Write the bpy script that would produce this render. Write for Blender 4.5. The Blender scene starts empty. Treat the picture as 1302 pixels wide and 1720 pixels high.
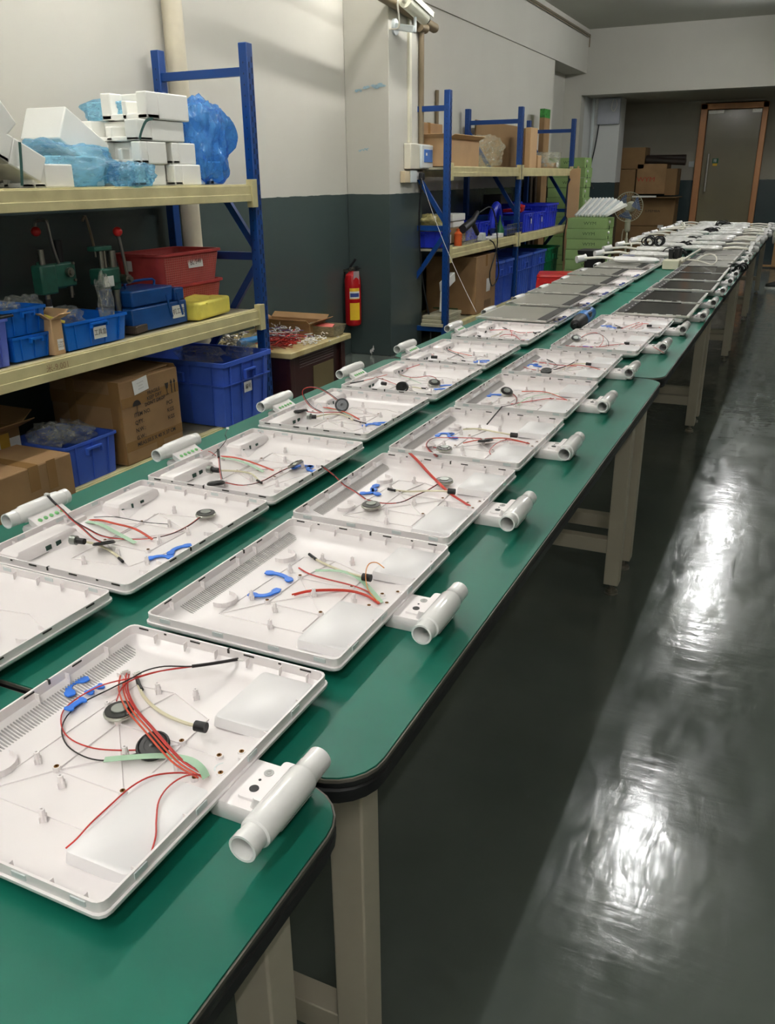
import bpy, bmesh, math, random
from math import pi, sin, cos, radians as R
from mathutils import Vector, Matrix, Euler, noise
random.seed(7)
scn = bpy.context.scene
col = scn.collection

# ------------------------------------------------------------------ camera
CAM = Vector((0, 0, 1.36)); RX, RR, RZ = 1.19517, -0.01104, 0.44250; FPX = 1419.2
M3 = (Matrix.Rotation(RZ, 3, 'Z') @ Matrix.Rotation(RX, 3, 'X') @ Matrix.Rotation(RR, 3, 'Z'))
cd = bpy.data.cameras.new('camera'); cam = bpy.data.objects.new('camera', cd); col.objects.link(cam)
cd.sensor_fit = 'VERTICAL'; cd.sensor_height = 24; cd.lens = 24 * FPX / 1720; cd.clip_start = 0.02; cd.clip_end = 100
cam.matrix_world = Matrix.Translation(CAM) @ M3.to_4x4(); scn.camera = cam

def at(x, y, z):       # survey helper: point at height z seen at photo pixel x, y
    r = M3 @ Vector(((x - 651) / FPX, -(y - 860) / FPX, -1)); return CAM + r * ((z - 1.36) / r.z)

# ------------------------------------------------------------------ world, exposure, light level
scn.view_settings.view_transform = 'Standard'; scn.view_settings.look = 'None'
scn.view_settings.exposure = 2.2; scn.view_settings.gamma = 1.0; scn.view_settings.use_curve_mapping = False
w = bpy.data.worlds.new('world'); scn.world = w; w.use_nodes = True
w.node_tree.nodes['Background'].inputs[0].default_value = (0.75, 0.85, 0.9, 1)
w.node_tree.nodes['Background'].inputs[1].default_value = 0.25
TUBE_A = 46.0          # tube lamps above the tables' aisle edge
TUBE_B = 40.0          # tube lamps above the racks' side
scn.cycles.max_bounces = 8
try: scn.cycles.use_light_tree = True
except Exception: pass

# ------------------------------------------------------------------ helpers
def lin(c):
    return tuple(((v / 255) / 12.92 if v / 255 <= 0.04045 else ((v / 255 + 0.055) / 1.055) ** 2.4) for v in c)
MATS = {}
def mat(name, c, rough=0.5, metal=0.0, var=0.06, vscale=6.0, bump=0.0, bscale=60.0, alpha=1.0, trans=0.0, coat=0.0, emit=None, spec=0.5, c2=None, stretch=None, sss=0):
    if name in MATS: return MATS[name]
    m = bpy.data.materials.new(name); m.use_nodes = True; nt = m.node_tree; N = nt.nodes; L = nt.links
    b = N['Principled BSDF']; c = lin(c)
    tc = N.new('ShaderNodeTexCoord'); nz = N.new('ShaderNodeTexNoise'); nz.inputs['Scale'].default_value = vscale; nz.inputs['Detail'].default_value = 5
    src = tc.outputs['Object']
    if stretch:
        mp = N.new('ShaderNodeMapping'); mp.inputs['Scale'].default_value = stretch; L.new(src, mp.inputs[0]); src = mp.outputs[0]
    L.new(src, nz.inputs['Vector'])
    rp = N.new('ShaderNodeValToRGB'); rp.color_ramp.elements[0].position = 0.35; rp.color_ramp.elements[1].position = 0.65
    lo = lin(c2) if c2 else tuple(v * (1 - var) for v in c); hi = c if c2 else tuple(min(1, v * (1 + var)) for v in c)
    rp.color_ramp.elements[0].color = (*lo, 1); rp.color_ramp.elements[1].color = (*hi, 1)
    L.new(nz.outputs['Fac'], rp.inputs[0]); L.new(rp.outputs[0], b.inputs['Base Color'])
    b.inputs['Roughness'].default_value = rough; b.inputs['Metallic'].default_value = metal
    b.inputs['Specular IOR Level'].default_value = spec
    b.inputs['Alpha'].default_value = alpha; b.inputs['Transmission Weight'].default_value = trans; b.inputs['Coat Weight'].default_value = coat
    if emit: b.inputs['Emission Color'].default_value = (*lin(emit[0]), 1); b.inputs['Emission Strength'].default_value = emit[1]
    if bump:
        n2 = N.new('ShaderNodeTexNoise'); n2.inputs['Scale'].default_value = bscale; n2.inputs['Detail'].default_value = 4
        bp = N.new('ShaderNodeBump'); bp.inputs['Strength'].default_value = bump; bp.inputs['Distance'].default_value = 0.01
        L.new(src, n2.inputs['Vector']); L.new(n2.outputs['Fac'], bp.inputs['Height']); L.new(bp.outputs[0], b.inputs['Normal'])
    MATS[name] = m; return m

class MB:
    def __init__(s): s.v = []; s.f = []; s.m = []
    def add(s, vs, fs, m=0):
        o = len(s.v); s.v += [tuple(v) for v in vs]; s.f += [[i + o for i in f] for f in fs]; s.m += [m] * len(fs)
        return s
    def box(s, c, d, rot=None, m=0, taper=1.0):
        hx, hy, hz = d[0] / 2, d[1] / 2, d[2] / 2
        P = [Vector((sx * hx * (taper if sz < 0 else 1), sy * hy * (taper if sz < 0 else 1), sz * hz)) for sz in (-1, 1) for sy in (-1, 1) for sx in (-1, 1)]
        if rot is not None:
            rm = rot if isinstance(rot, Matrix) else Euler(rot).to_matrix()
            P = [rm @ p for p in P]
        c = Vector(c)
        return s.add([p + c for p in P], [(0, 2, 3, 1), (4, 5, 7, 6), (0, 1, 5, 4), (2, 6, 7, 3), (0, 4, 6, 2), (1, 3, 7, 5)], m)
    def span(s, x0, x1, y0, y1, z0, z1, m=0): return s.box(((x0 + x1) / 2, (y0 + y1) / 2, (z0 + z1) / 2), (abs(x1 - x0), abs(y1 - y0), abs(z1 - z0)), None, m)
    def loft(s, loops, m=0, cap0=True, cap1=True, close=False):
        n = len(loops[0]); vs = [p for l in loops for p in l]; fs = []
        k = len(loops)
        for i in range(k if close else k - 1):
            a = i * n; b = ((i + 1) % k) * n
            for j in range(n): fs.append((a + j, a + (j + 1) % n, b + (j + 1) % n, b + j))
        if not close:
            if cap0: fs.append(tuple(range(n - 1, -1, -1)))
            if cap1: fs.append(tuple(range((k - 1) * n, k * n)))
        return s.add(vs, fs, m)
    def cyl(s, p0, p1, r0, r1=None, n=14, m=0, caps=True):
        p0 = Vector(p0); p1 = Vector(p1); r1 = r0 if r1 is None else r1
        d = (p1 - p0).normalized(); u = d.orthogonal().normalized(); w_ = d.cross(u)
        l = [[p + (u * cos(2 * pi * i / n) + w_ * sin(2 * pi * i / n)) * r for i in range(n)] for p, r in ((p0, r0), (p1, r1))]
        return s.loft(l, m, caps, caps)
    def rod(s, p0, p1, a, b, m=0, up=(0, 0, 1)):     # square bar between two points
        p0 = Vector(p0); p1 = Vector(p1); d = (p1 - p0).normalized(); u = d.cross(Vector(up))
        if u.length < 1e-4: u = Vector((1, 0, 0))
        u.normalize(); w_ = u.cross(d)
        l = [[p + u * sx * a / 2 + w_ * sy * b / 2 for sx, sy in ((-1, -1), (1, -1), (1, 1), (-1, 1))] for p in (p0, p1)]
        return s.loft(l, m)
    def lathe(s, prof, base=(0, 0, 0), axis=(0, 0, 1), n=20, m=0, close=False):
        base = Vector(base); d = Vector(axis).normalized(); u = d.orthogonal().normalized(); w_ = d.cross(u)
        l = [[base + d * z + (u * cos(2 * pi * i / n) + w_ * sin(2 * pi * i / n)) * max(r, 1e-4) for i in range(n)] for r, z in prof]
        return s.loft(l, m, not close, not close, close)
    def tube(s, pts, r, n=6, m=0, smooth=3, taper=None):
        pts = catmull(pts, smooth) if smooth else [Vector(p) for p in pts]
        l = []; u = None
        for i, p in enumerate(pts):
            d = (pts[min(i + 1, len(pts) - 1)] - pts[max(i - 1, 0)])
            d = d.normalized() if d.length > 1e-7 else Vector((1, 0, 0))
            u = (d.orthogonal() if u is None else u - d * u.dot(d))
            if u.length < 1e-5: u = d.orthogonal()
            u.normalize(); w_ = d.cross(u)
            rr_ = r if taper is None else r * taper(i / (len(pts) - 1))
            l.append([p + (u * cos(2 * pi * k / n) + w_ * sin(2 * pi * k / n)) * rr_ for k in range(n)])
        return s.loft(l, m)
    def ribbon(s, pts, wd, th=0.0006, m=0, smooth=3, up=(0, 0, 1)):
        pts = catmull(pts, smooth); l = []
        for i, p in enumerate(pts):
            d = (pts[min(i + 1, len(pts) - 1)] - pts[max(i - 1, 0)]).normalized(); u = d.cross(Vector(up)).normalized(); w_ = u.cross(d)
            l.append([p + u * a * wd / 2 + w_ * b * th / 2 for a, b in ((-1, -1), (1, -1), (1, 1), (-1, 1))])
        return s.loft(l, m)
    def prism(s, poly, z0, z1, m=0): return s.loft([[(x, y, z0) for x, y in poly], [(x, y, z1) for x, y in poly]], m)
    def sphere(s, c, r, m=0, n=12, sc=(1, 1, 1)):
        prof = [(sin(pi * i / n), -cos(pi * i / n)) for i in range(1, n)]
        c = Vector(c); l = [[(c.x + a * r * sc[0] * cos(2 * pi * k / (2 * n)), c.y + a * r * sc[1] * sin(2 * pi * k / (2 * n)), c.z + b * r * sc[2]) for k in range(2 * n)] for a, b in prof]
        return s.loft(l, m)

def catmull(P, k=3):
    P = [Vector(p) for p in P]
    if len(P) < 3: return P
    o = []
    for i in range(len(P) - 1):
        a = P[max(i - 1, 0)]; b = P[i]; c = P[i + 1]; d = P[min(i + 2, len(P) - 1)]
        for j in range(k):
            t = j / k; o.append(0.5 * ((2 * b) + (c - a) * t + (2 * a - 5 * b + 4 * c - d) * t * t + (3 * b - a - 3 * c + d) * t ** 3))
    o.append(P[-1]); return o

def rr(ax, ay, r, z, n=4, cx=0, cy=0):
    out = []
    for (sx, sy, a0) in ((1, -1, -pi / 2), (1, 1, 0), (-1, 1, pi / 2), (-1, -1, pi)):
        for i in range(n + 1):
            a = a0 + i / n * pi / 2
            out.append((cx + sx * (ax - r) + r * cos(a), cy + sy * (ay - r) + r * sin(a), z))
    return out

def obj(name, mb, mats, parent=None, bevel=0, seg=2, sharp=35, world=False):
    me = bpy.data.meshes.new(name); vs = mb.v
    if world and parent is not None:
        iv = parent_matrix(parent).inverted(); vs = [iv @ Vector(v) for v in vs]
    me.from_pydata([tuple(v) for v in vs], [], mb.f)
    mats = mats if isinstance(mats, (list, tuple)) else [mats]
    for m in mats: me.materials.append(m)
    me.polygons.foreach_set('material_index', mb.m)
    bm = bmesh.new(); bm.from_mesh(me); bmesh.ops.recalc_face_normals(bm, faces=bm.faces); bm.to_mesh(me); bm.free()
    me.polygons.foreach_set('use_smooth', [True] * len(me.polygons)); me.set_sharp_from_angle(angle=R(sharp)); me.update()
    o = bpy.data.objects.new(name, me); col.objects.link(o)
    if parent is not None: o.parent = parent
    if bevel:
        bv = o.modifiers.new('bevel', 'BEVEL'); bv.width = bevel; bv.segments = seg; bv.limit_method = 'ANGLE'; bv.angle_limit = R(40); bv.harden_normals = False
    return o
def parent_matrix(o):
    m = Matrix.LocRotScale(o.location, o.rotation_euler, o.scale)
    while o.parent: o = o.parent; m = Matrix.LocRotScale(o.location, o.rotation_euler, o.scale) @ m
    return m
def tag(o, label=None, cat=None, group=None, kind=None):
    if label: o['label'] = label
    if cat: o['category'] = cat
    if group: o['group'] = group
    if kind: o['kind'] = kind
    return o
def thing(name, label, cat, loc=(0, 0, 0), rz=0, group=None, rot=None):
    o = bpy.data.objects.new(name, None); o.empty_display_size = 0.05; col.objects.link(o); o.location = loc
    o.rotation_euler = rot if rot else (0, 0, rz)
    return tag(o, label, cat, group)
def struct(name, mb, m, bevel=0): return tag(obj(name, mb, m, bevel=bevel), kind='structure')
KIDS = {}
def copy_tree(o, parent=None):
    c = o.copy(); col.objects.link(c)
    if parent is not None: c.parent = parent
    for ch in list(o.children): copy_tree(ch, c)
    return c
def text(s, size, mats, parent, mtx, name='printed_text', xs=1.0, align='CENTER', label=None, bold=0.0):
    cu = bpy.data.curves.new('tmp', 'FONT'); cu.body = s; cu.size = size; cu.align_x = align; cu.align_y = 'CENTER'; cu.resolution_u = 2; cu.offset = bold
    t = bpy.data.objects.new('tmp', cu); col.objects.link(t); dg = bpy.context.evaluated_depsgraph_get()
    me = bpy.data.meshes.new_from_object(t.evaluated_get(dg)); bpy.data.objects.remove(t); bpy.data.curves.remove(cu)
    me.name = name
    for v in me.vertices: v.co.x *= xs
    me.transform(mtx); me.materials.clear(); me.materials.append(mats)
    o = bpy.data.objects.new(name, me); col.objects.link(o); o.parent = parent
    if label: o['label'] = label
    return o
def face_mtx(p, facing='X', roll=0):        # lettering plane: +X face or -Y face
    b = Matrix(((0, 0, 1), (1, 0, 0), (0, 1, 0))) if facing == 'X' else (Matrix(((1, 0, 0), (0, 0, -1), (0, 1, 0))) if facing == '-Y' else Matrix.Identity(3))
    return Matrix.Translation(p) @ b.to_4x4() @ Matrix.Rotation(roll, 4, 'Z')

# ------------------------------------------------------------------ materials
WHITE = mat('white_plastic', (234, 228, 228), 0.32, var=0.012, bump=0.03, bscale=900)
SMOOTHP = mat('smooth_white_plastic', (226, 224, 225), 0.34, var=0.01)
WGLOSS = mat('glossy_white_plastic', (236, 235, 234), 0.12, var=0.01, coat=0.3)
WGREY = mat('cool_white_plastic', (205, 212, 212), 0.3, var=0.02)
SLOT = mat('dark_slot', (166, 162, 160), 0.6)
DARK = mat('black_plastic', (20, 20, 22), 0.5, var=0.1)
RUB = mat('black_rubber', (16, 17, 19), 0.45, var=0.1)
GREEN = mat('green_table_laminate', (17, 106, 87), 0.42, spec=0.3, var=0.05, vscale=5, bump=0.02, bscale=500, c2=(14, 97, 80))
EDGE = mat('worn_edge_band', (92, 88, 80), 0.5, var=0.2, vscale=14)
LEG = mat('warm_grey_powder_coat', (186, 178, 160), 0.42, var=0.04, bump=0.03, bscale=700)
STEEL = mat('zinc_steel', (150, 145, 135), 0.3, 1.0, var=0.1)
BRASS = mat('brass', (120, 82, 40), 0.4, 1.0)
REDW = mat('red_wire', (190, 45, 38), 0.4); ORW = mat('orange_red_wire', (205, 75, 45), 0.4); BLKW = mat('black_wire', (25, 20, 22), 0.4)
CREAM = mat('cream_cable', (215, 208, 178), 0.4); RIB = mat('pale_green_ribbon', (165, 200, 170), 0.4); ORG = mat('orange_wire', (205, 130, 60), 0.4)
BLUEB = mat('bright_blue_plastic', (36, 118, 228), 0.35, var=0.06)
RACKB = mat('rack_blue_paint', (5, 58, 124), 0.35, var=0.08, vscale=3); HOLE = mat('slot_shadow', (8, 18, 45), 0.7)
BEAM = mat('cream_beam_paint', (208, 198, 150), 0.45, var=0.05, vscale=9, c2=(190, 180, 134))
DECK = mat('shelf_deck', (170, 165, 140), 0.6, var=0.08)
TOTE = mat('blue_tote_plastic', (62, 98, 198), 0.4, var=0.07); TOTE2 = mat('sky_blue_bin_plastic', (12, 105, 205), 0.36, var=0.06); TOTE3 = mat('violet_blue_plastic', (88, 108, 200), 0.4)
TOTE4 = mat('ultramarine_tote_plastic', (35, 58, 205), 0.38, var=0.08)
GTOTE = mat('green_tote_plastic', (10, 120, 75), 0.4)
CARD = mat('brown_cardboard', (158, 124, 84), 0.75, var=0.06, vscale=5, bump=0.05, bscale=40, c2=(142, 110, 74)); CARDD = mat('dull_cardboard', (138, 108, 70), 0.8, var=0.07, vscale=4)
CARDE = mat('tan_cardboard', (196, 160, 118), 0.75, var=0.05)
TAPE = mat('packing_tape', (146, 112, 70), 0.18, var=0.05); INK = mat('black_print', (38, 32, 28), 0.7); INKB = mat('faint_print', (60, 84, 44), 0.7); REDINK = mat('red_print', (170, 60, 40), 0.7)
PAPER = mat('white_paper', (225, 224, 220), 0.6, var=0.02)
FOAM = mat('white_foam', (240, 240, 234), 0.7, var=0.015, bump=0.06, bscale=250); FOAMD = mat('foam_recess', (222, 220, 205), 0.75, var=0.02)
RED = mat('red_plastic', (195, 30, 28), 0.3); REDB = mat('dusty_red_plastic', (182, 66, 64), 0.45, var=0.1, vscale=15); REDM = mat('red_basket_mesh', (190, 110, 100), 0.55, var=0.1)
CAST = mat('green_cast_metal', (28, 84, 68), 0.45, var=0.15, vscale=30); YEL = mat('yellow_foam', (228, 215, 95), 0.6, var=0.08, vscale=18)
BBOX = mat('steel_blue_enamel', (20, 78, 148), 0.35, var=0.15, vscale=12)
LCDG = mat('grey_display_film', (134, 133, 124), 0.3, var=0.05, vscale=4); LCDD = mat('dark_display_glass', (52, 52, 50), 0.16, var=0.12, vscale=4); SILV = mat('silver_frame', (205, 203, 196), 0.3, 0.6, var=0.1, vscale=40); BRN = mat('dark_brown_strip', (26, 22, 19), 0.6, var=0.15, vscale=60)
GBOX = mat('pale_green_carton', (142, 172, 108), 0.6, var=0.05); PIPE = mat('aged_pvc_pipe', (204, 196, 172), 0.45, var=0.05, c2=(188, 180, 158)); PIPEB = mat('brown_conduit', (120, 106, 82), 0.5, var=0.08)
FRAME = mat('copper_door_frame', (205, 146, 98), 0.32, 0.2, var=0.12, vscale=5, stretch=(1, 1, 0.2))
REDWOOD = mat('dark_red_wood', (58, 24, 22), 0.4, var=0.2, vscale=6); STONE = mat('cream_marble_top', (205, 190, 140), 0.25, var=0.08, vscale=10, c2=(180, 160, 108))
YELL = mat('yellow_label', (235, 190, 40), 0.5); BLULAB = mat('blue_label', (50, 70, 140), 0.5)

def bag_mat(name, c, alpha, rough=0.15):
    m = mat(name, c, rough, var=0.12, vscale=14, bump=0.5, bscale=16); nt = m.node_tree; N = nt.nodes; L = nt.links
    b = N['Principled BSDF']; out = N['Material Output']; tr = N.new('ShaderNodeBsdfTransparent'); mx = N.new('ShaderNodeMixShader')
    tr.inputs[0].default_value = (*lin(tuple(min(255, v + 40) for v in c)), 1)
    nz = N.new('ShaderNodeTexNoise'); nz.inputs['Scale'].default_value = 9; rp = N.new('ShaderNodeMapRange'); rp.inputs[1].default_value = 0.35; rp.inputs[2].default_value = 0.65
    rp.inputs[3].default_value = max(alpha - 0.15, .05); rp.inputs[4].default_value = alpha + 0.15
    L.new(nz.outputs['Fac'], rp.inputs[0]); L.new(rp.outputs[0], mx.inputs[0]); L.new(tr.outputs[0], mx.inputs[1]); L.new(b.outputs[0], mx.inputs[2]); L.new(mx.outputs[0], out.inputs[0])
    return m
BAGB = bag_mat('blue_plastic_film', (160, 198, 222), 0.30); BAGD = bag_mat('deep_blue_plastic_film', (95, 155, 212), 0.40); BAGC = bag_mat('clear_plastic_film', (215, 217, 210), 0.2, 0.06)

# walls: white above, grey-green gloss paint below
def wall_mat(name, line, up=(192, 190, 180), lo=(66, 78, 76), lo_r=0.25):
    m = mat(name, up, 0.8, var=0.02, vscale=1.5, bump=0.04, bscale=35); nt = m.node_tree; N = nt.nodes; L = nt.links; b = N['Principled BSDF']
    geo = N.new('ShaderNodeNewGeometry'); sp = N.new('ShaderNodeSeparateXYZ'); L.new(geo.outputs['Position'], sp.inputs[0])
    wob = N.new('ShaderNodeTexNoise'); wob.inputs['Scale'].default_value = 9; L.new(geo.outputs['Position'], wob.inputs['Vector'])
    ad = N.new('ShaderNodeMath'); ad.operation = 'MULTIPLY_ADD'; L.new(wob.outputs['Fac'], ad.inputs[0]); ad.inputs[1].default_value = 0.012; L.new(sp.outputs['Z'], ad.inputs[2])
    gt = N.new('ShaderNodeMath'); gt.operation = 'GREATER_THAN'; gt.inputs[1].default_value = line + 0.006; L.new(ad.outputs[0], gt.inputs[0])
    src = b.inputs['Base Color'].links[0].from_socket
    mx = N.new('ShaderNodeMix'); mx.data_type = 'RGBA'; L.new(gt.outputs[0], mx.inputs['Factor']); mx.inputs['A'].default_value = (*lin(lo), 1); L.new(src, mx.inputs['B'])
    L.new(mx.outputs['Result'], b.inputs['Base Color'])
    mr = N.new('ShaderNodeMapRange'); mr.inputs[3].default_value = lo_r; mr.inputs[4].default_value = 0.85; L.new(gt.outputs[0], mr.inputs[0]); L.new(mr.outputs[0], b.inputs['Roughness'])
    return m
WALL = wall_mat('two_tone_wall_paint', 1.25); WALLB = wall_mat('two_tone_wall_paint_back', 1.285, (178, 174, 160), (60, 76, 79)); WALLC = wall_mat('two_tone_wall_paint_column', 1.27, (215, 217, 214), (58, 72, 74))
CEIL = mat('ceiling_paint', (190, 190, 180), 0.9, var=0.02, vscale=1)
# floor: green-grey gloss coating with scratches
FL = mat('epoxy_floor', (100, 107, 101), 0.2, var=0.10, vscale=1.3, c2=(86, 93, 88)); nt = FL.node_tree; N = nt.nodes; L = nt.links; b = N['Principled BSDF']
tc = N.new('ShaderNodeTexCoord')
def noise_n(sc, det, mp=None, dist=0.0):
    n = N.new('ShaderNodeTexNoise'); n.inputs['Scale'].default_value = sc; n.inputs['Detail'].default_value = det; n.inputs['Distortion'].default_value = dist
    if mp:
        q = N.new('ShaderNodeMapping'); q.inputs['Scale'].default_value = mp[0]; q.inputs['Rotation'].default_value = (0, 0, mp[1]); L.new(tc.outputs['Object'], q.inputs[0]); L.new(q.outputs[0], n.inputs['Vector'])
    else: L.new(tc.outputs['Object'], n.inputs['Vector'])
    return n
n1 = noise_n(5, 4); n2 = noise_n(9, 4, ((2.2, 0.6, 1), 0.9), 0.6); n3 = noise_n(12, 4, ((0.5, 2.5, 1), 0.35), 0.4)
a1 = N.new('ShaderNodeMath'); a1.operation = 'ADD'; L.new(n2.outputs['Fac'], a1.inputs[0]); L.new(n3.outputs['Fac'], a1.inputs[1])
a2 = N.new('ShaderNodeMath'); a2.operation = 'MULTIPLY_ADD'; L.new(a1.outputs[0], a2.inputs[0]); a2.inputs[1].default_value = 0.25; L.new(n1.outputs['Fac'], a2.inputs[2])
bp = N.new('ShaderNodeBump'); bp.inputs['Strength'].default_value = 0.13; bp.inputs['Distance'].default_value = 0.02; L.new(a2.outputs[0], bp.inputs['Height']); L.new(bp.outputs[0], b.inputs['Normal'])
mr = N.new('ShaderNodeMapRange'); mr.inputs[1].default_value = 0.3; mr.inputs[2].default_value = 0.7; mr.inputs[3].default_value = 0.09; mr.inputs[4].default_value = 0.24
L.new(n2.outputs['Fac'], mr.inputs[0]); L.new(mr.outputs[0], b.inputs['Roughness'])

# ------------------------------------------------------------------ room
XR, YN, ZC = 3.6, -2.2, 3.36
struct('floor', MB().span(-4.2, XR + 0.1, YN - 0.1, 17.5, -0.1, 0), FL)
struct('ceiling', MB().span(-4.2, XR + 0.1, YN - 0.1, 14.0, ZC, ZC + 0.1).span(-4.2, XR + 0.1, 14.2, 17.5, 2.5, ZC + 0.1, 1), [CEIL, WALLB])
struct('wall_left', MB().span(-3.9, -3.3, YN, 12.27, 0, ZC).span(-4.1, -3.6, 12.27, 17, 0, ZC), WALL)
struct('wall_right', MB().span(XR, XR + 0.1, YN, 17.2, 0, ZC), WALL)
struct('wall_near', MB().span(-3.3, XR, YN - 0.1, YN, 0, ZC), WALL)
struct('trim_pillar', MB().span(-3.3, -2.93, 6.29, 6.93, 0, ZC), WALL, bevel=0.006)
struct('trim_beam', MB().span(-3.6, -3.28, 6.93, 14.0, 2.785, ZC), WALL)
struct('wall_passage_lintel', MB().span(-3.6, XR, 14.0, 14.25, 2.495, ZC).span(-3.6, -3.335, 14.0, 14.25, 0, 2.495), WALL)
struct('trim_column', MB().span(-3.6, -2.87, 14.7, 15.1, 0, 2.5).span(-3.6, -3.335, 14.25, 14.7, 0, 2.5), WALLC, bevel=0.004)
struct('wall_back', MB().span(-3.6, -1.79, 16.2, 16.4, 0, 2.5).span(-0.86, XR, 16.2, 16.4, 0, 2.5).span(-1.79, -0.86, 16.2, 16.4, 2.47, 2.5).span(-1.9, -.7, 16.41, 16.5, 0, 2.5), WALLB)  # last slab: unseen backing added behind the door to block the bright background

# glass door with copper frame
GLASS = mat('dusky_door_glass', (142, 134, 110), 0.14, var=0.05, vscale=1.2)
k = 16.15 / 15
door = thing('door_1', None, None, (0, 0, 0)); tag(door, kind='structure')
fr = MB()
dl, dr_, dt = -1.71 * k, -0.75 * k, 1.36 + 1.012 * k
fr.span(dl, dl + 0.11, 16.1, 16.24, 0, dt); fr.span(dr_ - 0.09, dr_, 16.1, 16.24, 0, dt); fr.span(dl, dr_, 16.1, 16.24, dt - 0.09, dt)
obj('door_frame', fr, FRAME, door, bevel=0.008)
obj('door_leaf', MB().span(dl + 0.115, dr_ - 0.095, 16.165, 16.18, 0.01, dt - 0.1), GLASS, door)
fit = MB(); fit.span(dl + 0.12, dl + 0.36, 16.155, 16.19, dt - 0.15, dt - 0.1); fit.span(dr_ - 0.24, dr_ - 0.1, 16.155, 16.19, dt - 0.15, dt - 0.1); obj('patch_fitting', fit, SILV, door)
h = MB(); hx = -1.52 * k; h.cyl((hx, 16.1, 1.36 - 0.24 * k), (hx, 16.1, 1.36 + 0.31 * k), 0.016); h.cyl((hx, 16.1, 1.2), (hx, 16.17, 1.2), 0.01); h.cyl((hx, 16.1, 1.6), (hx, 16.17, 1.6), 0.01); obj('door_handle', h, SILV, door)
sg = MB(); sg.span(-1.46 * k, -1.375 * k, 16.155, 16.163, 1.36 + 0.17 * k, 1.36 + 0.24 * k); sn = obj('door_sign', sg, mat('green_sign', (18, 100, 60), 0.5), door); sn['label'] = 'green sign by the handle'
obj('door_sign_strip', MB().span(-1.45 * k, -1.385 * k, 16.156, 16.163, 1.36 + 0.135 * k, 1.36 + 0.17 * k), YELL, door)
text('推', 0.06, PAPER, door, face_mtx((-1.42 * k, 16.153, 1.36 + 0.205 * k), '-Y'))

# ------------------------------------------------------------------ lamps (tube battens under the ceiling, above the frame)
LT = mat('lit_tube', (255, 255, 255), 0.4, emit=((252, 252, 252), TUBE_A)); LT2 = mat('lit_tube_rack_side', (255, 255, 255), 0.4, emit=((254, 251, 247), TUBE_B)); FIX = mat('lamp_batten_white', (225, 225, 220), 0.4)
def lamp(x, y, z, m, label, L_=1.2):
    t = thing('tube_lamp', label, 'lamp', (x, y, z), group=None)
    obj('batten', MB().box((0, 0, 0.03), (0.06, L_ + 0.06, 0.045)).cyl((0, L_ / 3, 0.05), (0, L_ / 3, ZC - z), 0.005).cyl((0, -L_ / 3, 0.05), (0, -L_ / 3, ZC - z), 0.005), FIX, t)
    obj('tube', MB().cyl((0, -L_ / 2, -0.015), (0, L_ / 2, -0.015), 0.015, n=10), m, t)
for i, y in enumerate((5.2, 9.4, 11.9)): lamp(-0.46, y, 3.25, LT, 'tube lamp over the table edge, %s from the camera' % ('first', 'second', 'third')[i])
for i, y in enumerate((0.6, 3.4, 6.2)): lamp(-2.35, y, 3.25, LT2, 'tube lamp over the racks, %s from the camera' % ('first', 'second', 'third', 'fourth', 'fifth')[i])
lamp(-0.46, -1.0, 3.25, LT, 'tube lamp over the table edge, behind the camera'); lamp(0.9, -1.45, 3.25, LT2, 'tube lamp over the aisle behind the camera')

# ------------------------------------------------------------------ work tables
def table(y0, y1, label, dz=0.0, dx=0.0):
    x0, x1 = -1.315 + dx, -0.342 + dx; zt = 0.75 + dz; cx, cy = (x0 + x1) / 2, (y0 + y1) / 2; ax, ay = (x1 - x0) / 2, (y1 - y0) / 2
    t = thing('work_table', label, 'table', (cx, cy, 0), group=None)
    obj('table_top', MB().loft([rr(ax - 0.002, ay - 0.002, 0.06, zt - 0.004, 6), rr(ax - 0.0025, ay - 0.0025, 0.06, zt, 6)]), GREEN, t)
    e = MB().loft([rr(ax, ay, 0.062, zt - 0.0015, 6), rr(ax, ay, 0.062, zt - 0.006, 6), rr(ax - 0.002, ay - 0.002, 0.06, zt - 0.006, 6), rr(ax - 0.002, ay - 0.002, 0.06, zt - 0.0015, 6)], close=True)
    obj('worn_rim', e, EDGE, t)
    pr_ = [(0, -0.006), (0, -0.012), (-0.003, -0.014), (0, -0.017), (0, -0.027), (-0.003, -0.03), (-0.003, -0.036), (-0.008, -0.04)]
    b_ = MB().loft([rr(ax + a, ay + a, 0.062, zt + z, 6) for a, z in pr_]); obj('black_edge_band', b_, RUB, t)
    fr_ = MB()
    for s in (-1, 1):
        fr_.span(s * (ax - 0.075) - 0.015, s * (ax - 0.075) + 0.015, -ay + 0.1, ay - 0.07, zt - 0.085, zt - 0.04)
        fr_.span(-ax + 0.09, ax - 0.09, s * (ay - 0.095) - 0.02, s * (ay - 0.095) + 0.02, zt - 0.085, zt - 0.04)
    obj('under_frame', fr_, LEG, t)
    for sy in (-1, 1):
        ly = sy * ay + (0.145 if sy < 0 else -0.07)
        for sx in (-1, 1):
            lx = sx * (ax - 0.088)
            lg = obj('leg', MB().span(lx - 0.025, lx + 0.025, ly - 0.025, ly + 0.025, 0.04, zt - 0.04), LEG, t, bevel=0.003)
            obj('levelling_foot', MB().lathe([(0.006, 0.05), (0.006, 0.02), (0.014, 0.02), (0.014, 0.013), (0.022, 0.012), (0.023, 0.008), (0.021, 0.005), (0.023, 0.003), (0.023, 0.0), (0.001, 0)], (lx, ly, 0)), STEEL, lg)
        obj('crossbar', MB().span(-(ax - 0.113), ax - 0.113, ly - 0.02, ly + 0.02, 0.155, 0.205), LEG, t, bevel=0.002)
    return t
table(-1.55, 0.637, 'green topped work table nearest the camera, cut by the bottom of the picture')
table(0.647, 2.80, 'long green work table carrying the large open white trays')
table(2.808, 5.008, 'green work table with the cordless screwdriver lying on it')
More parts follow.
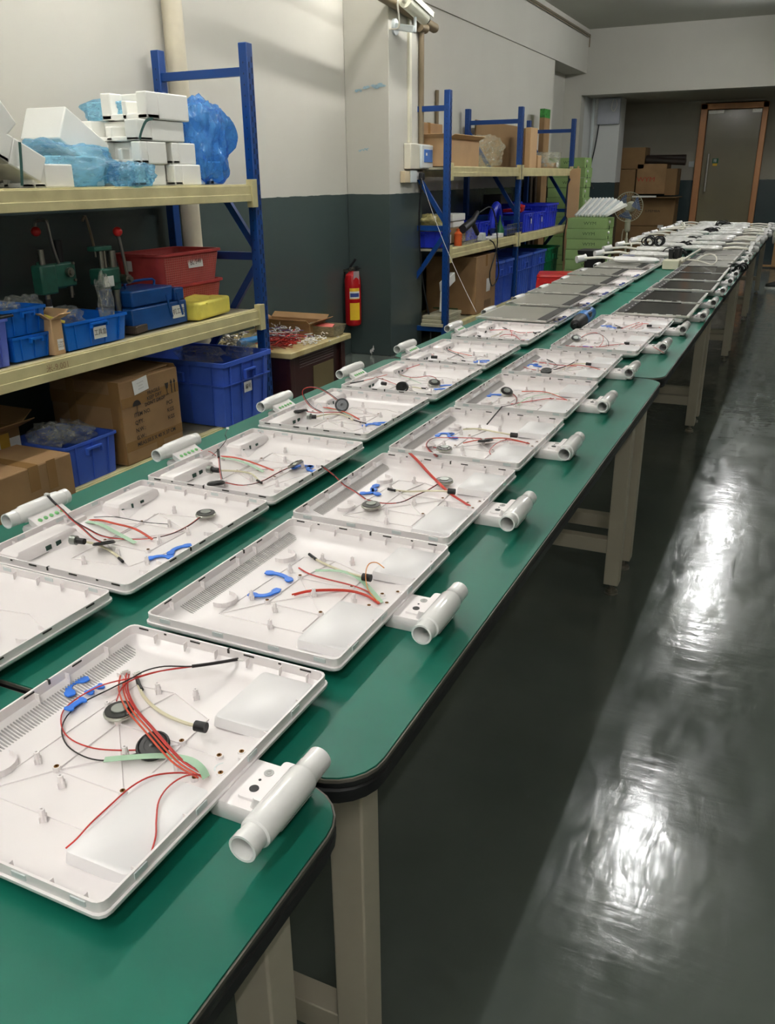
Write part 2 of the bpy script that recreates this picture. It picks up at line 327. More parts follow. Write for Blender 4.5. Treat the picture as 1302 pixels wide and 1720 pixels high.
table(5.016, 7.2, 'green work table with the power strip, fourth from the camera')
table(7.208, 9.4, 'green work table crowded with wrapped arms and black leads')
table(9.408, 11.62, 'farthest green work table at the end of the row')

# ------------------------------------------------------------------ white display housings
HA, HB = 0.158, 0.2025
INS = [(-.042, .039), (.053, .038), (-.044, -.056), (.05, -.057), (.108, .034), (.127, .05), (.106, -.008), (.127, .01)]
BOSS = [(-.069, .052), (.012, .119), (.076, .0), (-.019, -.074), (.003, -.121), (.01, -.007), (-.073, -.055), (-.04, .11)]
def housing(kind):
    t = thing('display_housing', None, 'housing')
    a, b_ = HA, HB; m = MB()
    prof = [(-.06, 0, .02), (-.035, .002, .02), (-.013, .010, .014), (-.002, .018, .012), (0, .021, .011), (0, .0245, .011), (-.0025, .025, .010), (-.0025, .0365, .010), (-.0052, .0365, .009), (-.0056, .024, .009), (-.009, .0225, .009), (-.013, .0175, .01), (-.03, .0115, .014), (-.06, .0085, .02), (-.1, .0075, .02)]
    m.loft([rr(a + d, b_ + d, r, z, 3) for d, z, r in prof])
    # wall ribs
    for y in (-.15, -.075, .02, .07, .14): 
        for s in (-1, 1): m.box((s * (a - .009), y, .026), (.008, .0012, .012))
    for x in (-.11, -.06, -.01, .04, .09, .13):
        for s in (-1, 1): m.box((x, s * (b_ - .009), .026), (.0012, .008, .012))
    # floor ribs
    def rib(p, q, h_=.0010, w_=.0012, z=.0085): m.rod((p[0], p[1], z), (q[0], q[1], z), w_, h_ * 2)
    if kind == 'R': Q = [(-.091, -.115), (.055, -.115), (.055, .0), (.052, .09), (-.02, .118), (-.078, .112)]
    else: Q = [(.046, -.115), (-.055, -.13), (-.128, -.095), (-.1, 0), (-.068, .1), (.046, .115)]
    for i in range(len(Q)): rib(Q[i], Q[(i + 1) % len(Q)])
    I = INS if kind == 'R' else [(.041, .037), (-.058, .039), (-.061, -.064), (.04, -.06), (.135, .035), (.128, .052), (.12, -.02), (.14, .005)]
    for p, q in ((0, 3), (1, 2), (2, 3), (0, 2), (1, 4), (3, 6), (0, 1)): rib(I[p], I[q])
    rib(I[2], Q[0]); rib(I[0], Q[4]); rib(I[3], (.05, -.11))
    # screw posts
    for x, y in (BOSS if kind == 'R' else [(.01, .122), (-.02, .072), (-.018, -.069), (-.074, -.052), (.019, -.13), (-.05, .0), (-.09, .08)]):
        m.lathe([(.0036, .006), (.003, .0225), (.0014, .0228), (.0014, .018)], (x, y, 0), n=8)
        m.box((x, y, .011), (.010, .001, .008)); m.box((x, y, .011), (.001, .010, .008))
    for x, y in I: m.lathe([(.0048, .006), (.0044, .0135), (.003, .0135), (.003, .011)], (x, y, 0), n=10)
    # curved speaker seats
    for cy, s0 in ((.095, 1), (-.08, 1)):
        for ri in (.021,):
            pts = [(-.108 + ri * cos(q_), cy + ri * sin(q_)) for q_ in [pi * (1.55 - 1.1 * i / 10) if kind != 'R' else pi * (-.55 + 1.1 * i / 10) for i in range(11)]]
            for p, q in zip(pts, pts[1:]): m.rod((p[0], p[1], .0125), (q[0], q[1], .0125), .0013, .008)
    # raised compartments
    if kind == 'R':
        for cy, hy in ((.134, .052), (-.092, .062)):
            m.loft([rr(.0395, hy + .003, .006, .0105, 3, .1045, cy), rr(.0385, hy + .002, .006, .020, 3, .1050, cy), rr(.0375, hy + .001, .006, .0235, 3, .1055, cy), rr(.0362, hy - .0005, .006, .0243, 3, .106, cy)], 4)
    else:
        for cy, hy, s in ((.108, .072, 1), (-.128, .062, -1)):
            lo = rr(.022, hy, .004, .0105, 2, .1225, cy); hi = rr(.018, hy - .008, .005, .0305, 2, .125, cy)
            m.loft([lo, rr(.0205, hy - .003, .004, .026, 2, .1235, cy), hi], cap0=False)
            # low tapering tail of the compartment
            m.add([(.10, cy + s * hy * .2, .0075), (.10, cy - s * hy * .98, .0075), (.08, cy - s * hy * .98, .009), (.104, cy - s * hy * .9, .024)], [(0, 1, 3), (1, 2, 3), (0, 3, 2), (0, 2, 1)])
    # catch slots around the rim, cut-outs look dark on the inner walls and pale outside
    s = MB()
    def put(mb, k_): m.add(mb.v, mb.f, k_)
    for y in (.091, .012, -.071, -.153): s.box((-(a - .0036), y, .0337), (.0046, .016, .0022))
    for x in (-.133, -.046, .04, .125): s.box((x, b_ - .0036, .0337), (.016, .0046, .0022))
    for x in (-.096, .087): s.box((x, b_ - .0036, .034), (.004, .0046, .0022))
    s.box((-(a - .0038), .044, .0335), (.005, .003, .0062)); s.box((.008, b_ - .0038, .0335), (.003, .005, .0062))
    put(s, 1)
    s = MB()
    for y in (-.15, -.06, .03, .12): s.box((a - .0036, y, .0315), (.0048, .017, .0062))
    for x in (-.12, -.03, .06, .13): s.box((x, -(b_ - .0036), .0315), (.017, .0048, .0058))
    put(s, 2)
    v = MB()
    n = 72
    for i in range(n):
        y = -.134 + .308 * i / (n - 1); v.box((-.134, y, .0140), (.027, .0017, .0014), rot=(0, .33, 0))
    put(v, 3)
    obj('shell', m, [WHITE, SLOTD, WGREY, SLOT, SMOOTHP], t)
    for x, y in I[:8]: obj('brass_insert', MB().lathe([(.0029, .0115), (.0029, .0139), (.0016, .0139), (.0016, .011)], (x, y, 0), n=10), BRASS, t)
    # neck and hollow handle tube
    if kind == 'R':
        nk = MB().loft([rr(.034, .036, .004, .0005, 3, .178, .001), rr(.036, .038, .005, .008, 3, .178, .001), rr(.036, .038, .005, .017, 3, .178, .001), rr(.034, .036, .005, .0215, 3, .178, .001), rr(.028, .030, .004, .022, 3, .178, .001)])
        nk.loft([rr(.016, .027, .004, .021, 3, .187, .003), rr(.015, .026, .004, .0245, 3, .187, .003)])
        nk.loft([rr(.022, .034, .004, .004, 3, .207, .001), rr(.018, .032, .004, .034, 3, .214, .001)])
        nko = obj('neck', nk, WHITE, t)
        obj('camera_lens', MB().lathe([(.0052, .024), (.0052, .0252), (.0001, .0252)], (.183, -.008, 0), n=16), DARK, nko)
        obj('microphone_hole', MB().lathe([(.0016, .024), (.0016, .0249), (.0001, .0249)], (.181, .006, 0), n=10), DARK, nko)
        pb = obj('power_button', MB().lathe([(.0055, .024), (.0055, .0253), (.0001, .0253)], (.184, .019, 0), n=18), mat('grey_button', (168, 168, 166), 0.4), nko)
        obj('power_symbol', MB().lathe([(.0028, .0251), (.0028, .0257), (.0022, .0257), (.0022, .0251)], (.184, .019, 0), n=16).box((.184, .0217, .0255), (.0006, .003, .0006)), SLOT, pb)
        tx, ty, tz = .228, -.022, .036
    else:
        nk = MB().loft([rr(.034, .045, .004, .002, 3, .175, .022), rr(.036, .047, .005, .018, 3, .175, .022), rr(.034, .045, .004, .0225, 3, .175, .022)])
        # sloping key plate
        pl = [(.168, -.02, .024), (.168, .062, .024), (.196, .062, .040), (.196, -.02, .040)]
        nk.loft([[(x, y, z - .012) for x, y, z in pl], pl])
        nko = obj('neck', nk, WHITE, t)
        for i in range(5):
            y = -.006 + .0135 * i
            o = obj('green_key', MB().lathe([(.0042, -.001), (.0042, .0012), (.003, .002), (.0001, .002)], (.182, y, .0322), axis=(-.5, 0, .87), n=12), mat('green_key_plastic', (120, 190, 120), 0.35), nko)
        tx, ty, tz = .214, .022, .042
    prof = [(.0148, -.0725), (.0148, -.062), (.0142, -.0615), (.0142, -.052), (.0165, -.0505), (.017, -.046), (.017, .034), (.016, .038), (.0146, .040), (.0146, .0525), (.0140, .053), (.0140, .0725), (.0118, .0725), (.0116, .06), (.0116, -.06), (.0122, -.0725)]
    obj('handle_tube', MB().lathe(prof, (tx, ty, tz), (0, 1, 0), n=28, close=True), WGLOSS, t)
    # far-side light catches: small foot tab of the left type
    if kind == 'L': obj('edge_tab', MB().span(.09, .118, HB - .002, HB + .006, .004, .014), WGREY, t, bevel=.001)
    if kind == 'L':
        pt = MB()
        for y, l in ((.11, .012), (.087, .011)): pt.box((.1015, y, .017), (.003, l, .008))
        obj('port_cutout', pt, mat('port_dark', (20, 60, 50), 0.6), t)
        pt = MB().box((.1015, -.106, .017), (.003, .004, .012)).box((.1015, -.134, .018), (.003, .009, .005)).lathe([(.006, -.0015), (.006, .0015)], (.1015, -.078, .016), (1, 0, 0), n=10)
        obj('socket_cutout', pt, MATS['port_dark'], t)
    # cable hole
    hx, hy = (.122, .02) if kind == 'R' else (.140, -.010)
    obj('cable_hole', MB().lathe([(.0095, .008), (.0095, .0105), (.0075, .0105), (.0075, .009), (.0001, .009)], (hx, hy, 0), n=18), [WGREY], t)
    return t
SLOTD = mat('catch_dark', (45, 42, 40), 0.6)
RPROTO = housing('R'); LPROTO = housing('L')
RL = [(-.614, .588), (-.617, 1.018), (-.632, 1.443), (-.640, 1.883), (-.650, 2.335), (-.662, 2.785), (-.628, 3.262), (-.612, 3.68)]
LL = [(-1.022, .655), (-1.013, 1.078), (-1.018, 1.497), (-1.042, 1.955), (-1.038, 2.397), (-1.043, 2.842), (-1.040, 3.325)]
RLAB = ['open white display housing nearest the camera, grey slit vents, two speakers and blue clips inside',
 'open white housing, second in the right column, with an orange wire and no speakers',
 'open white housing, third in the right column, red cable bundle hanging over its far rim',
 'open white housing, fourth in the right column, with a speaker beside its near rim',
 'open white housing, fifth in the right column, black sleeved lead hanging over its near rim',
 'open white housing, sixth in the right column, red wires looped round four blue lobes',
 'open white housing, seventh in the right column, wire dangling onto its handle tube',
 'open white housing, last open one of the right column, just before the dark screens']
LLAB = ['open white housing cut by the left edge of the picture, only its vent corner showing',
 'open white housing, left column, with a connector lying over its green-keyed tube',
 'open white housing, left column, beside the printed carton, thin lead curling upward',
 'open white housing, left column, beside the big blue tote, a speaker standing upright in it',
 'open white housing, left column, long red and black lead lying across its corner',
 'open white housing, left column, sixth from the camera, beside the pillar foot',
 'open white housing, last open one of the left column before the grey screens']
used = {}
def place(kind, x, y, label, rz=0.0):
    base = RPROTO if kind == 'R' else LPROTO
    o = base if kind not in used else copy_tree(base); used[kind] = 1
    o.location = (x, y, 0.7501); o.rotation_euler = (0, 0, rz + (pi if kind == 'L' else 0))
    tag(o, label, 'housing', 'white display housings on the tables'); return o
RH = [place('R', x, y, l) for (x, y), l in zip(RL, RLAB)]
LH = [place('L', x, y, l) for (x, y), l in zip(LL, LLAB)]

# ------------------------------------------------------------------ cables inside the open housings
Z0 = 0.7635
def P(pts, o, s, z=Z0):
    out = []
    for p in pts: out.append(at(o[0] + p[0] * s, o[1] + p[1] * s, p[2] if len(p) > 2 else z))
    return out
def wire(par, name, pts, r, m, label=None):
    o = obj(name, MB().tube(pts, r, 6, 0, 4), m, par, world=True)
    if label: o['label'] = label
    return o
def offs(pts, dx, dy, dz=0): return [p + Vector((dx, dy, dz)) for p in pts]
def plug(par, pts, r=.0055, m=None, name='cable_plug'): return obj(name, MB().tube(pts, r, 12, 0, 0), m or DARK, par, world=True)
def conn(par, p, ang=0, sz=(.010, .005, .005), m=None):
    return obj('connector', MB().box(p, sz, rot=(0, 0, ang)).box(Vector(p) + Vector((0, 0, sz[2] * .6)), (sz[0] * .7, sz[1] * .5, sz[2] * .3), rot=(0, 0, ang)), m or PAPER, par, world=True)
CONE = mat('speaker_cone', (20, 20, 21), 0.3); MAG = mat('speaker_magnet', (150, 155, 150), 0.3, 0.7); RING = mat('speaker_rim', (175, 175, 165), 0.28, 0.8)
def speaker(par, c, up=(0, 0, 1), back=True, r=.0195):
    n = Vector(up).normalized(); c = Vector(c)
    o = obj('speaker', MB().lathe([(r * .9, -.003), (r, -.002), (r, .0), (r * .93, .001), (r * .93, .0018)], c, n, n=28), RING if back else CONE, par, world=True)
    def sub(name, prof, m):
        mb = MB().lathe(prof, c, n, n=24); iv = parent_matrix(par).inverted(); mb.v = [tuple(iv @ Vector(v)) for v in mb.v]
        return obj(name, mb, m, o)
    if back: sub('backplate', [(r * .92, .001), (r * .9, .003), (r * .5, .0036), (.0001, .0036)], CONE); sub('magnet', [(r * .5, .003), (r * .49, .0052), (.0001, .0052)], MAG)
    else: sub('cone', [(r * .9, .001), (r * .86, .0026), (r * .7, .0012), (r * .5, .002), (r * .35, .0008), (r * .2, .0018), (.0001, .0022)], CONE)
    return o
def bracket(c, ang, label, flat=False, cz=None, L_=.040, curv=.55):
    L_ *= 1.15
    z = 0.7605 if cz is None else cz
    t = []
    for i in range(13):
        u = i / 12 * 2 - 1; t.append((u * L_ / 2, curv * .016 * cos(u * pi * .5) * (1 if u > -2 else -1)))
    m = MB(); l = []
    for i, (x, y) in enumerate(t):
        x2, y2 = t[min(i + 1, 12)]; x1, y1 = t[max(i - 1, 0)]; d = Vector((x2 - x1, y2 - y1)).normalized(); nn = Vector((-d.y, d.x)); wd = .0042 if 2 < i < 10 else .0068 if i in (1, 2, 10, 11) else .0045
        l.append([(x + nn.x * wd, y + nn.y * wd, 0), (x - nn.x * wd, y - nn.y * wd, 0), (x - nn.x * wd, y - nn.y * wd, .0022), (x + nn.x * wd, y + nn.y * wd, .0022)])
    m.loft(l); o = obj('cable_clip', m, BLUEB, bevel=.0006); o.location = (c[0], c[1], z); o.rotation_euler = (0, 0, ang)
    return tag(o, label, 'clip', 'blue plastic cable clips in the housings')

def clip2(a, b_, o_, s_, label, curv=.55, cz=None):
    p, q = at(o_[0] + a[0] * s_, o_[1] + a[1] * s_, cz or .7615), at(o_[0] + b_[0] * s_, o_[1] + b_[1] * s_, cz or .7615)
    return bracket((p + q) / 2, math.atan2(q.y - p.y, q.x - p.x), label, L_=(q - p).length / 1.15, curv=curv, cz=cz)
# --- A
o_, s_ = (0, 1040), .4608; H = RH[0]
for i, (dx, dz) in enumerate(((0, 0), (.0045, .001), (-.0045, .0005), (.0022, .003))):
    wire(H, 'lead', offs(P([(455, 205), (450, 260, .768), (480, 330, .777), (540, 400, .78), (600, 470, .779), (660, 530, .772), (742, 578)], o_, s_), dx, dx * .7, dz), .0011, REDW if i % 2 else ORW)
conn(H, at(457 * s_, 1040 + 195 * s_, .767), .9, (.012, .005, .005))
wire(H, 'cream_cable', P([(505, 240), (520, 275), (555, 315), (610, 352, .768), (680, 380, .772), (715, 388, .775)], o_, s_), .0022, CREAM)
plug(H, P([(712, 388, .776), (752, 396, .776)], o_, s_), .0062); plug(H, P([(498, 208), (505, 235), (517, 258)], o_, s_), .0026); conn(H, at(500 * s_, 1040 + 200 * s_, .767), 1.2)
obj('ribbon_cable', MB().ribbon(P([(380, 512, .764), (480, 503, .766), (600, 498, .770), (690, 512, .776), (735, 545, .774), (752, 578, .766)], o_, s_), .009), RIB, H, world=True)
wire(H, 'thin_lead', P([(742, 572), (660, 560, .769), (560, 570, .777), (480, 610, .778), (400, 680, .778), (330, 745, .777), (280, 800, .772), (240, 835, .766)], o_, s_), .0009, REDW)
wire(H, 'thin_lead', P([(740, 568), (680, 570, .777), (620, 605, .779), (580, 660, .779), (570, 730, .778), (568, 790, .778), (548, 862, .777)], o_, s_), .0009, REDW)
conn(H, at(545 * s_, 1040 + 873 * s_, .779), 1.4, (.007, .005, .004))
sp = thing('speaker_lead', 'pair of speakers on red and black wires in the nearest housing', 'speakers', RH[0].location)
speaker(sp, P([(437, 335, .768)], o_, s_)[0]); speaker(sp, P([(557, 460, .7665)], o_, s_)[0], (.1, -.35, 1), False)
wire(sp, 'lead', P([(868, 145, .775), (780, 160, .782), (700, 172, .786), (600, 172, .787), (530, 188, .783), (480, 215, .779), (400, 255, .773), (300, 305), (245, 352), (225, 405), (245, 460), (305, 500), (370, 515), (430, 508), (500, 490)], o_, s_), .0009, BLKW)
wire(sp, 'lead', P([(868, 147, .775), (780, 162, .781), (700, 173, .785), (580, 190, .781), (500, 210, .776), (380, 238, .770), (290, 283), (230, 335), (226, 395), (262, 440), (340, 470), (430, 478), (500, 477)], o_, s_), .0009, REDW)
wire(sp, 'lead', P([(700, 173, .785), (600, 186, .780), (490, 218, .774), (445, 250, .771), (425, 298, .770)], o_, s_), .0009, REDW)
wire(sp, 'sleeve', P([(868, 146, .775), (780, 161, .782), (700, 172, .7855)], o_, s_), .0022, BLKW); conn(sp, at(881 * s_, 1040 + 145 * s_, .774), .2, (.009, .011, .005))
clip2((262, 282), (325, 218), o_, s_, 'blue clip topmost in the nearest housing, lying on the vent slits', .9, .7655)
clip2((318, 275), (378, 243), o_, s_, 'blue clip right of the others in the nearest housing, half under another', .1, .7625)
clip2((245, 335), (312, 292), o_, s_, 'blue clip lowest in the nearest housing', .1, .7635)
# --- B
o_, s_ = (200, 840), .4992; H = RH[1]
wire(H, 'lead', P([(605, 228), (640, 248), (700, 266), (780, 286), (840, 310), (876, 346)], o_, s_), .0013, REDW)
wire(H, 'lead', P([(582, 318), (650, 303), (760, 302), (830, 318), (876, 347)], o_, s_), .0014, ORW); wire(H, 'lead', P([(590, 320), (650, 307), (760, 306), (830, 322), (872, 349)], o_, s_), .0012, REDW)
wire(H, 'cream_cable', P([(655, 195), (700, 218), (760, 242, .767), (822, 258, .774)], o_, s_), .002, CREAM); plug(H, P([(820, 258, .775), (848, 263, .775)], o_, s_), .0062); plug(H, P([(640, 182), (664, 200)], o_, s_), .0026)
obj('ribbon_cable', MB().ribbon(P([(660, 237, .765), (740, 238, .768), (800, 258, .77), (850, 305, .768), (882, 345)], o_, s_), .008), RIB, H, world=True)
wire(H, 'orange_lead', P([(892, 228, .785), (866, 210, .788), (840, 216, .785), (830, 250, .782), (838, 300, .775), (872, 342)], o_, s_), .0009, ORG)
clip2((578, 273), (492, 243), o_, s_, 'upper blue clip in the second housing of the right column', -.5); clip2((538, 298), (436, 316), o_, s_, 'lower blue clip in the second housing of the right column', .9)
# --- C
o_, s_ = (450, 720), .384; H = RH[2]
for dx, m_ in ((0, REDW), (.003, ORW), (-.003, REDW)):
    wire(H, 'lead', offs(P([(622, 108, .79), (660, 145, .789), (700, 190, .783), (745, 235, .775), (800, 285, .77), (880, 336)], o_, s_), dx, 0), .0012, m_)
conn(H, P([(618, 103, .789)], o_, s_)[0], .3)
wire(H, 'cream_cable', P([(560, 270), (620, 275), (700, 272, .768), (790, 273, .775)], o_, s_), .002, CREAM); plug(H, P([(788, 273, .775), (820, 276, .775)], o_, s_), .006); plug(H, P([(525, 264), (558, 271)], o_, s_), .0028)
sp = thing('speaker_lead', 'pair of speakers in the third right housing, sleeved lead over its left rim', 'speakers', RH[2].location)
speaker(sp, P([(772, 228, .768)], o_, s_)[0]); speaker(sp, P([(452, 335, .768)], o_, s_)[0])
for k_, m_ in ((0, REDW), (.0015, BLKW)):
    wire(sp, 'lead', offs(P([(235, 163, .79), (290, 205, .789), (330, 245, .78), (375, 272, .772), (430, 312, .768)], o_, s_), k_, k_), .0009, m_)
    wire(sp, 'lead', offs(P([(430, 310, .768), (500, 326, .765), (580, 322), (650, 290), (700, 268), (740, 243, .768)], o_, s_), k_, k_), .0009, m_)
wire(sp, 'sleeve', P([(235, 163, .79), (262, 182, .789), (295, 210, .788)], o_, s_), .002, BLKW)
clip2((402, 282), (466, 262), o_, s_, 'left blue clip in the third housing of the right column', -.8); clip2((482, 244), (490, 290), o_, s_, 'right blue clip in the third housing of the right column', -.9)
# --- D
o_, s_ = (400, 480), .384; H = RH[3]
wire(H, 'cream_cable', P([(985, 628), (1050, 626), (1130, 640, .768), (1195, 652, .775)], o_, s_), .0022, CREAM); plug(H, P([(1192, 652, .775), (1222, 655, .775)], o_, s_), .006)
wire(H, 'lead', P([(985, 688), (1040, 676), (1100, 668), (1180, 668), (1275, 690)], o_, s_), .0013, ORW); wire(H, 'lead', P([(1108, 740), (1100, 722), (1130, 690), (1180, 674), (1270, 690)], o_, s_), .0009, REDW)
sp = thing('speaker_lead', 'pair of speakers in the fourth housing of the right column', 'speakers', RH[3].location)
speaker(sp, P([(902, 712, .768)], o_, s_)[0]); speaker(sp, P([(1082, 676, .770)], o_, s_)[0], (-.2, .15, 1), False)
for k_, m_ in ((0, REDW), (.0015, BLKW)):
    wire(sp, 'lead', offs(P([(872, 745, .787), (840, 722, .78), (822, 695, .775), (850, 668), (930, 664), (1060, 668)], o_, s_), k_, k_), .0009, m_)
    wire(sp, 'lead', offs(P([(880, 712), (845, 705), (830, 715, .775), (868, 748, .787)], o_, s_), k_, k_), .0009, m_)
bracket(P([(905, 650)], o_, s_)[0], .9, 'left blue clip in the fourth housing of the right column', curv=1.1); bracket(P([(952, 652)], o_, s_)[0], 2.2, 'right blue clip in the fourth housing of the right column', curv=1.1)
# --- E
o_, s_ = (600, 500), .4608; H = RH[4]
wire(H, 'lead', P([(600, 342), (650, 341), (700, 347), (765, 373)], o_, s_), .0013, ORW); wire(H, 'lead', P([(560, 388), (640, 376), (700, 368), (765, 372)], o_, s_), .0011, REDW)
obj('ribbon_cable', MB().ribbon(P([(585, 392), (620, 366), (680, 352), (740, 350)], o_, s_), .004), RIB, H, world=True)
sp = thing('speaker_lead', 'speaker and dangling black sleeved lead in the fifth housing of the right column', 'speakers', RH[4].location)
speaker(sp, P([(545, 342, .770)], o_, s_)[0], (.3, -.4, 1))
wire(sp, 'sleeve', P([(474, 461, .79), (500, 430, .789), (528, 397, .789)], o_, s_), .0019, BLKW)
for k_, m_ in ((0, REDW), (.0015, BLKW)): wire(sp, 'lead', offs(P([(528, 397, .789), (550, 393, .785), (575, 387, .77), (580, 365), (560, 345)], o_, s_), k_, k_), .0009, m_)
bracket(P([(462, 343)], o_, s_)[0], -.4, 'left blue clip in the fifth housing of the right column'); bracket(P([(502, 355)], o_, s_)[0], .9, 'right blue clip in the fifth housing of the right column', curv=1.)
# --- F
H = RH[5]
wire(H, 'lead', P([(690, 265), (640, 262), (602, 250), (600, 238), (625, 230), (670, 236), (740, 246), (800, 250)], o_, s_), .0012, REDW); wire(H, 'lead', P([(670, 265), (720, 262), (770, 246), (805, 227)], o_, s_), .0016, BLKW)
wire(H, 'lead', P([(720, 262), (780, 246), (840, 250), (885, 262)], o_, s_), .0011, ORW); plug(H, P([(835, 241, .772), (852, 243, .772)], o_, s_), .005); wire(H, 'cream_cable', P([(750, 262), (790, 242), (838, 241, .772)], o_, s_), .0018, CREAM)
sp = thing('speaker_lead', 'dark speaker among wires in the sixth housing of the right column', 'speakers', RH[5].location)
speaker(sp, P([(690, 266, .768)], o_, s_)[0], (0, -.3, 1), False); wire(sp, 'sleeve', P([(692, 225), (705, 231), (713, 234)], o_, s_), .002, BLKW); wire(sp, 'lead', P([(713, 234), (730, 250), (695, 262)], o_, s_), .0009, BLKW)
bracket(P([(640, 245)], o_, s_)[0], .9, 'left blue clip in the sixth housing of the right column', curv=1.1); bracket(P([(664, 244)], o_, s_)[0], 2.2, 'right blue clip in the sixth housing of the right column', curv=1.1)
# --- G
o_, s_ = (780, 350), .4009; H = RH[6]
wire(H, 'lead', P([(410, 573), (470, 579), (560, 580), (620, 572), (690, 566)], o_, s_), .0012, REDW); wire(H, 'lead', P([(690, 562), (740, 561), (780, 573), (810, 590, .79), (835, 604, .795)], o_, s_), .0011, REDW); plug(H, P([(670, 565, .77), (692, 566, .77)], o_, s_), .0055)
sp = thing('speaker_lead', 'speaker with a looping wire in the seventh housing of the right column', 'speakers', RH[6].location)
speaker(sp, P([(467, 545, .772)], o_, s_)[0], (.2, -.5, 1))
wire(sp, 'lead', P([(490, 540, .772), (515, 526, .78), (550, 521, .785), (580, 535, .785), (580, 560, .775), (565, 580)], o_, s_), .001, REDW); wire(sp, 'lead', P([(490, 542, .772), (530, 526, .78), (570, 527, .787), (602, 555, .785), (604, 578)], o_, s_), .001, BLKW)
bracket(P([(510, 578)], o_, s_)[0], 0, 'blue clip in the seventh housing of the right column')
# --- H
H = RH[7]
wire(H, 'lead', P([(655, 506), (690, 492), (738, 477), (745, 487), (716, 503)], o_, s_), .0012, REDW); wire(H, 'lead', P([(690, 505), (740, 484), (790, 487), (820, 500)], o_, s_), .0012, ORW); plug(H, P([(765, 492, .77), (785, 492, .77)], o_, s_), .005); wire(H, 'lead', P([(640, 500), (665, 502)], o_, s_), .003, BLKW); wire(H, 'lead', P([(635, 490), (650, 496)], o_, s_), .002, BLKW)
bracket(P([(596, 491)], o_, s_)[0], .4, 'left blue clip in the last open housing of the right column'); bracket(P([(615, 497)], o_, s_)[0], -.4, 'right blue clip in the last open housing of the right column')
# --- L2
o_, s_ = (0, 700), .384; H = LH[1]
for k_, m_ in ((0, ORW), (.0022, REDW)): wire(H, 'lead', offs(P([(370, 455), (430, 452), (500, 468, .77), (590, 492, .775), (665, 537)], o_, s_), 0, k_), .0014, m_)
obj('ribbon_cable', MB().ribbon(P([(375, 458), (440, 470, .767), (510, 508, .77), (592, 552)], o_, s_), .009), RIB, H, world=True)
wire(H, 'cream_cable', P([(368, 546, .772), (430, 560), (490, 592), (533, 625)], o_, s_), .0022, CREAM); plug(H, P([(338, 542, .774), (370, 546, .774)], o_, s_), .0055); plug(H, P([(312, 538, .774), (336, 541, .774)], o_, s_), .0085, MAG, 'grey_gland')
wire(H, 'thin_lead', P([(400, 440), (500, 438, .77), (640, 462, .77), (745, 470)], o_, s_), .0007, BLKW); plug(H, P([(520, 618), (537, 634)], o_, s_), .0026)
sp = thing('speaker_lead', 'pair of speakers with connector lying over the tube, second housing of the left column', 'speakers', LH[1].location)
speaker(sp, P([(900, 424, .768)], o_, s_)[0]); speaker(sp, P([(455, 552, .772)], o_, s_)[0], (-.25, .25, .93), False)
for k_, m_ in ((0, REDW), (.0016, BLKW)):
    wire(sp, 'lead', offs(P([(207, 345, .81), (235, 375, .812), (275, 412, .805), (320, 455, .79), (380, 490, .775), (440, 520), (520, 534), (640, 534), (740, 515), (820, 478), (872, 440, .768)], o_, s_), k_, k_), .0009, m_)
    wire(sp, 'lead', offs(P([(300, 440, .795), (360, 490, .78), (405, 530, .775), (440, 548, .775)], o_, s_), k_, k_), .0009, m_)
wire(sp, 'sleeve', P([(207, 345, .81), (222, 362, .812), (245, 385, .812)], o_, s_), .0017, BLKW); conn(sp, P([(206, 342, .811)], o_, s_)[0], .2)
clip2((640, 624), (758, 618), o_, s_, 'left blue clip in the second housing of the left column', .7); clip2((742, 604), (838, 560), o_, s_, 'right blue clip in the second housing of the left column', .7)
# --- L3
H = LH[2]
for k_, m_ in ((0, ORW), (.0022, REDW)): wire(H, 'lead', offs(P([(960, 173), (1020, 178), (1090, 196, .772), (1195, 235)], o_, s_), 0, k_), .0013, m_)
obj('ribbon_cable', MB().ribbon(P([(965, 180), (1030, 188, .768), (1090, 208, .77), (1152, 240)], o_, s_), .008), RIB, H, world=True)
wire(H, 'cream_cable', P([(958, 235, .772), (1040, 238), (1100, 250), (1135, 282)], o_, s_), .002, CREAM); plug(H, P([(930, 232, .774), (958, 235, .774)], o_, s_), .0055); plug(H, P([(910, 229, .774), (928, 232, .774)], o_, s_), .0085, MAG, 'grey_gland'); plug(H, P([(1125, 278), (1145, 290)], o_, s_), .0026)
wire(H, 'thin_lead', P([(780, 160), (850, 148, .775), (910, 150, .78), (945, 170, .775)], o_, s_), .0009, REDW)
wire(H, 'thin_lead', P([(995, 55, .84), (985, 80, .838), (990, 100, .825), (960, 140, .80), (925, 172, .77)], o_, s_), .0008, BLKW); conn(H, P([(996, 51, .841)], o_, s_)[0], .4, (.006, .004, .004))
sp = thing('speaker_lead', 'pair of speakers in the third housing of the left column, one tilted against the ribs', 'speakers', LH[2].location)
speaker(sp, P([(945, 290, .770)], o_, s_)[0], (-.12, .12, 1), False); speaker(sp, P([(1292, 208, .774)], o_, s_)[0], (-.5, .1, .8), True)
for k_, m_ in ((0, REDW), (.0016, BLKW)):
    wire(sp, 'lead', offs(P([(955, 150, .79), (958, 200, .785), (962, 240, .78), (968, 272, .775)], o_, s_), k_, k_), .001, m_)
    wire(sp, 'lead', offs(P([(985, 288, .77), (1060, 300), (1140, 284), (1220, 242), (1280, 215, .77)], o_, s_), k_, k_), .0009, m_)
plug(sp, P([(954, 145, .792), (957, 178, .788)], o_, s_), .003)
bracket(at(508, 787, .76), .6, 'left blue clip in the third housing of the left column', curv=1.); bracket(at(529, 788, .76), 2.4, 'right blue clip in the third housing of the left column', curv=1.)
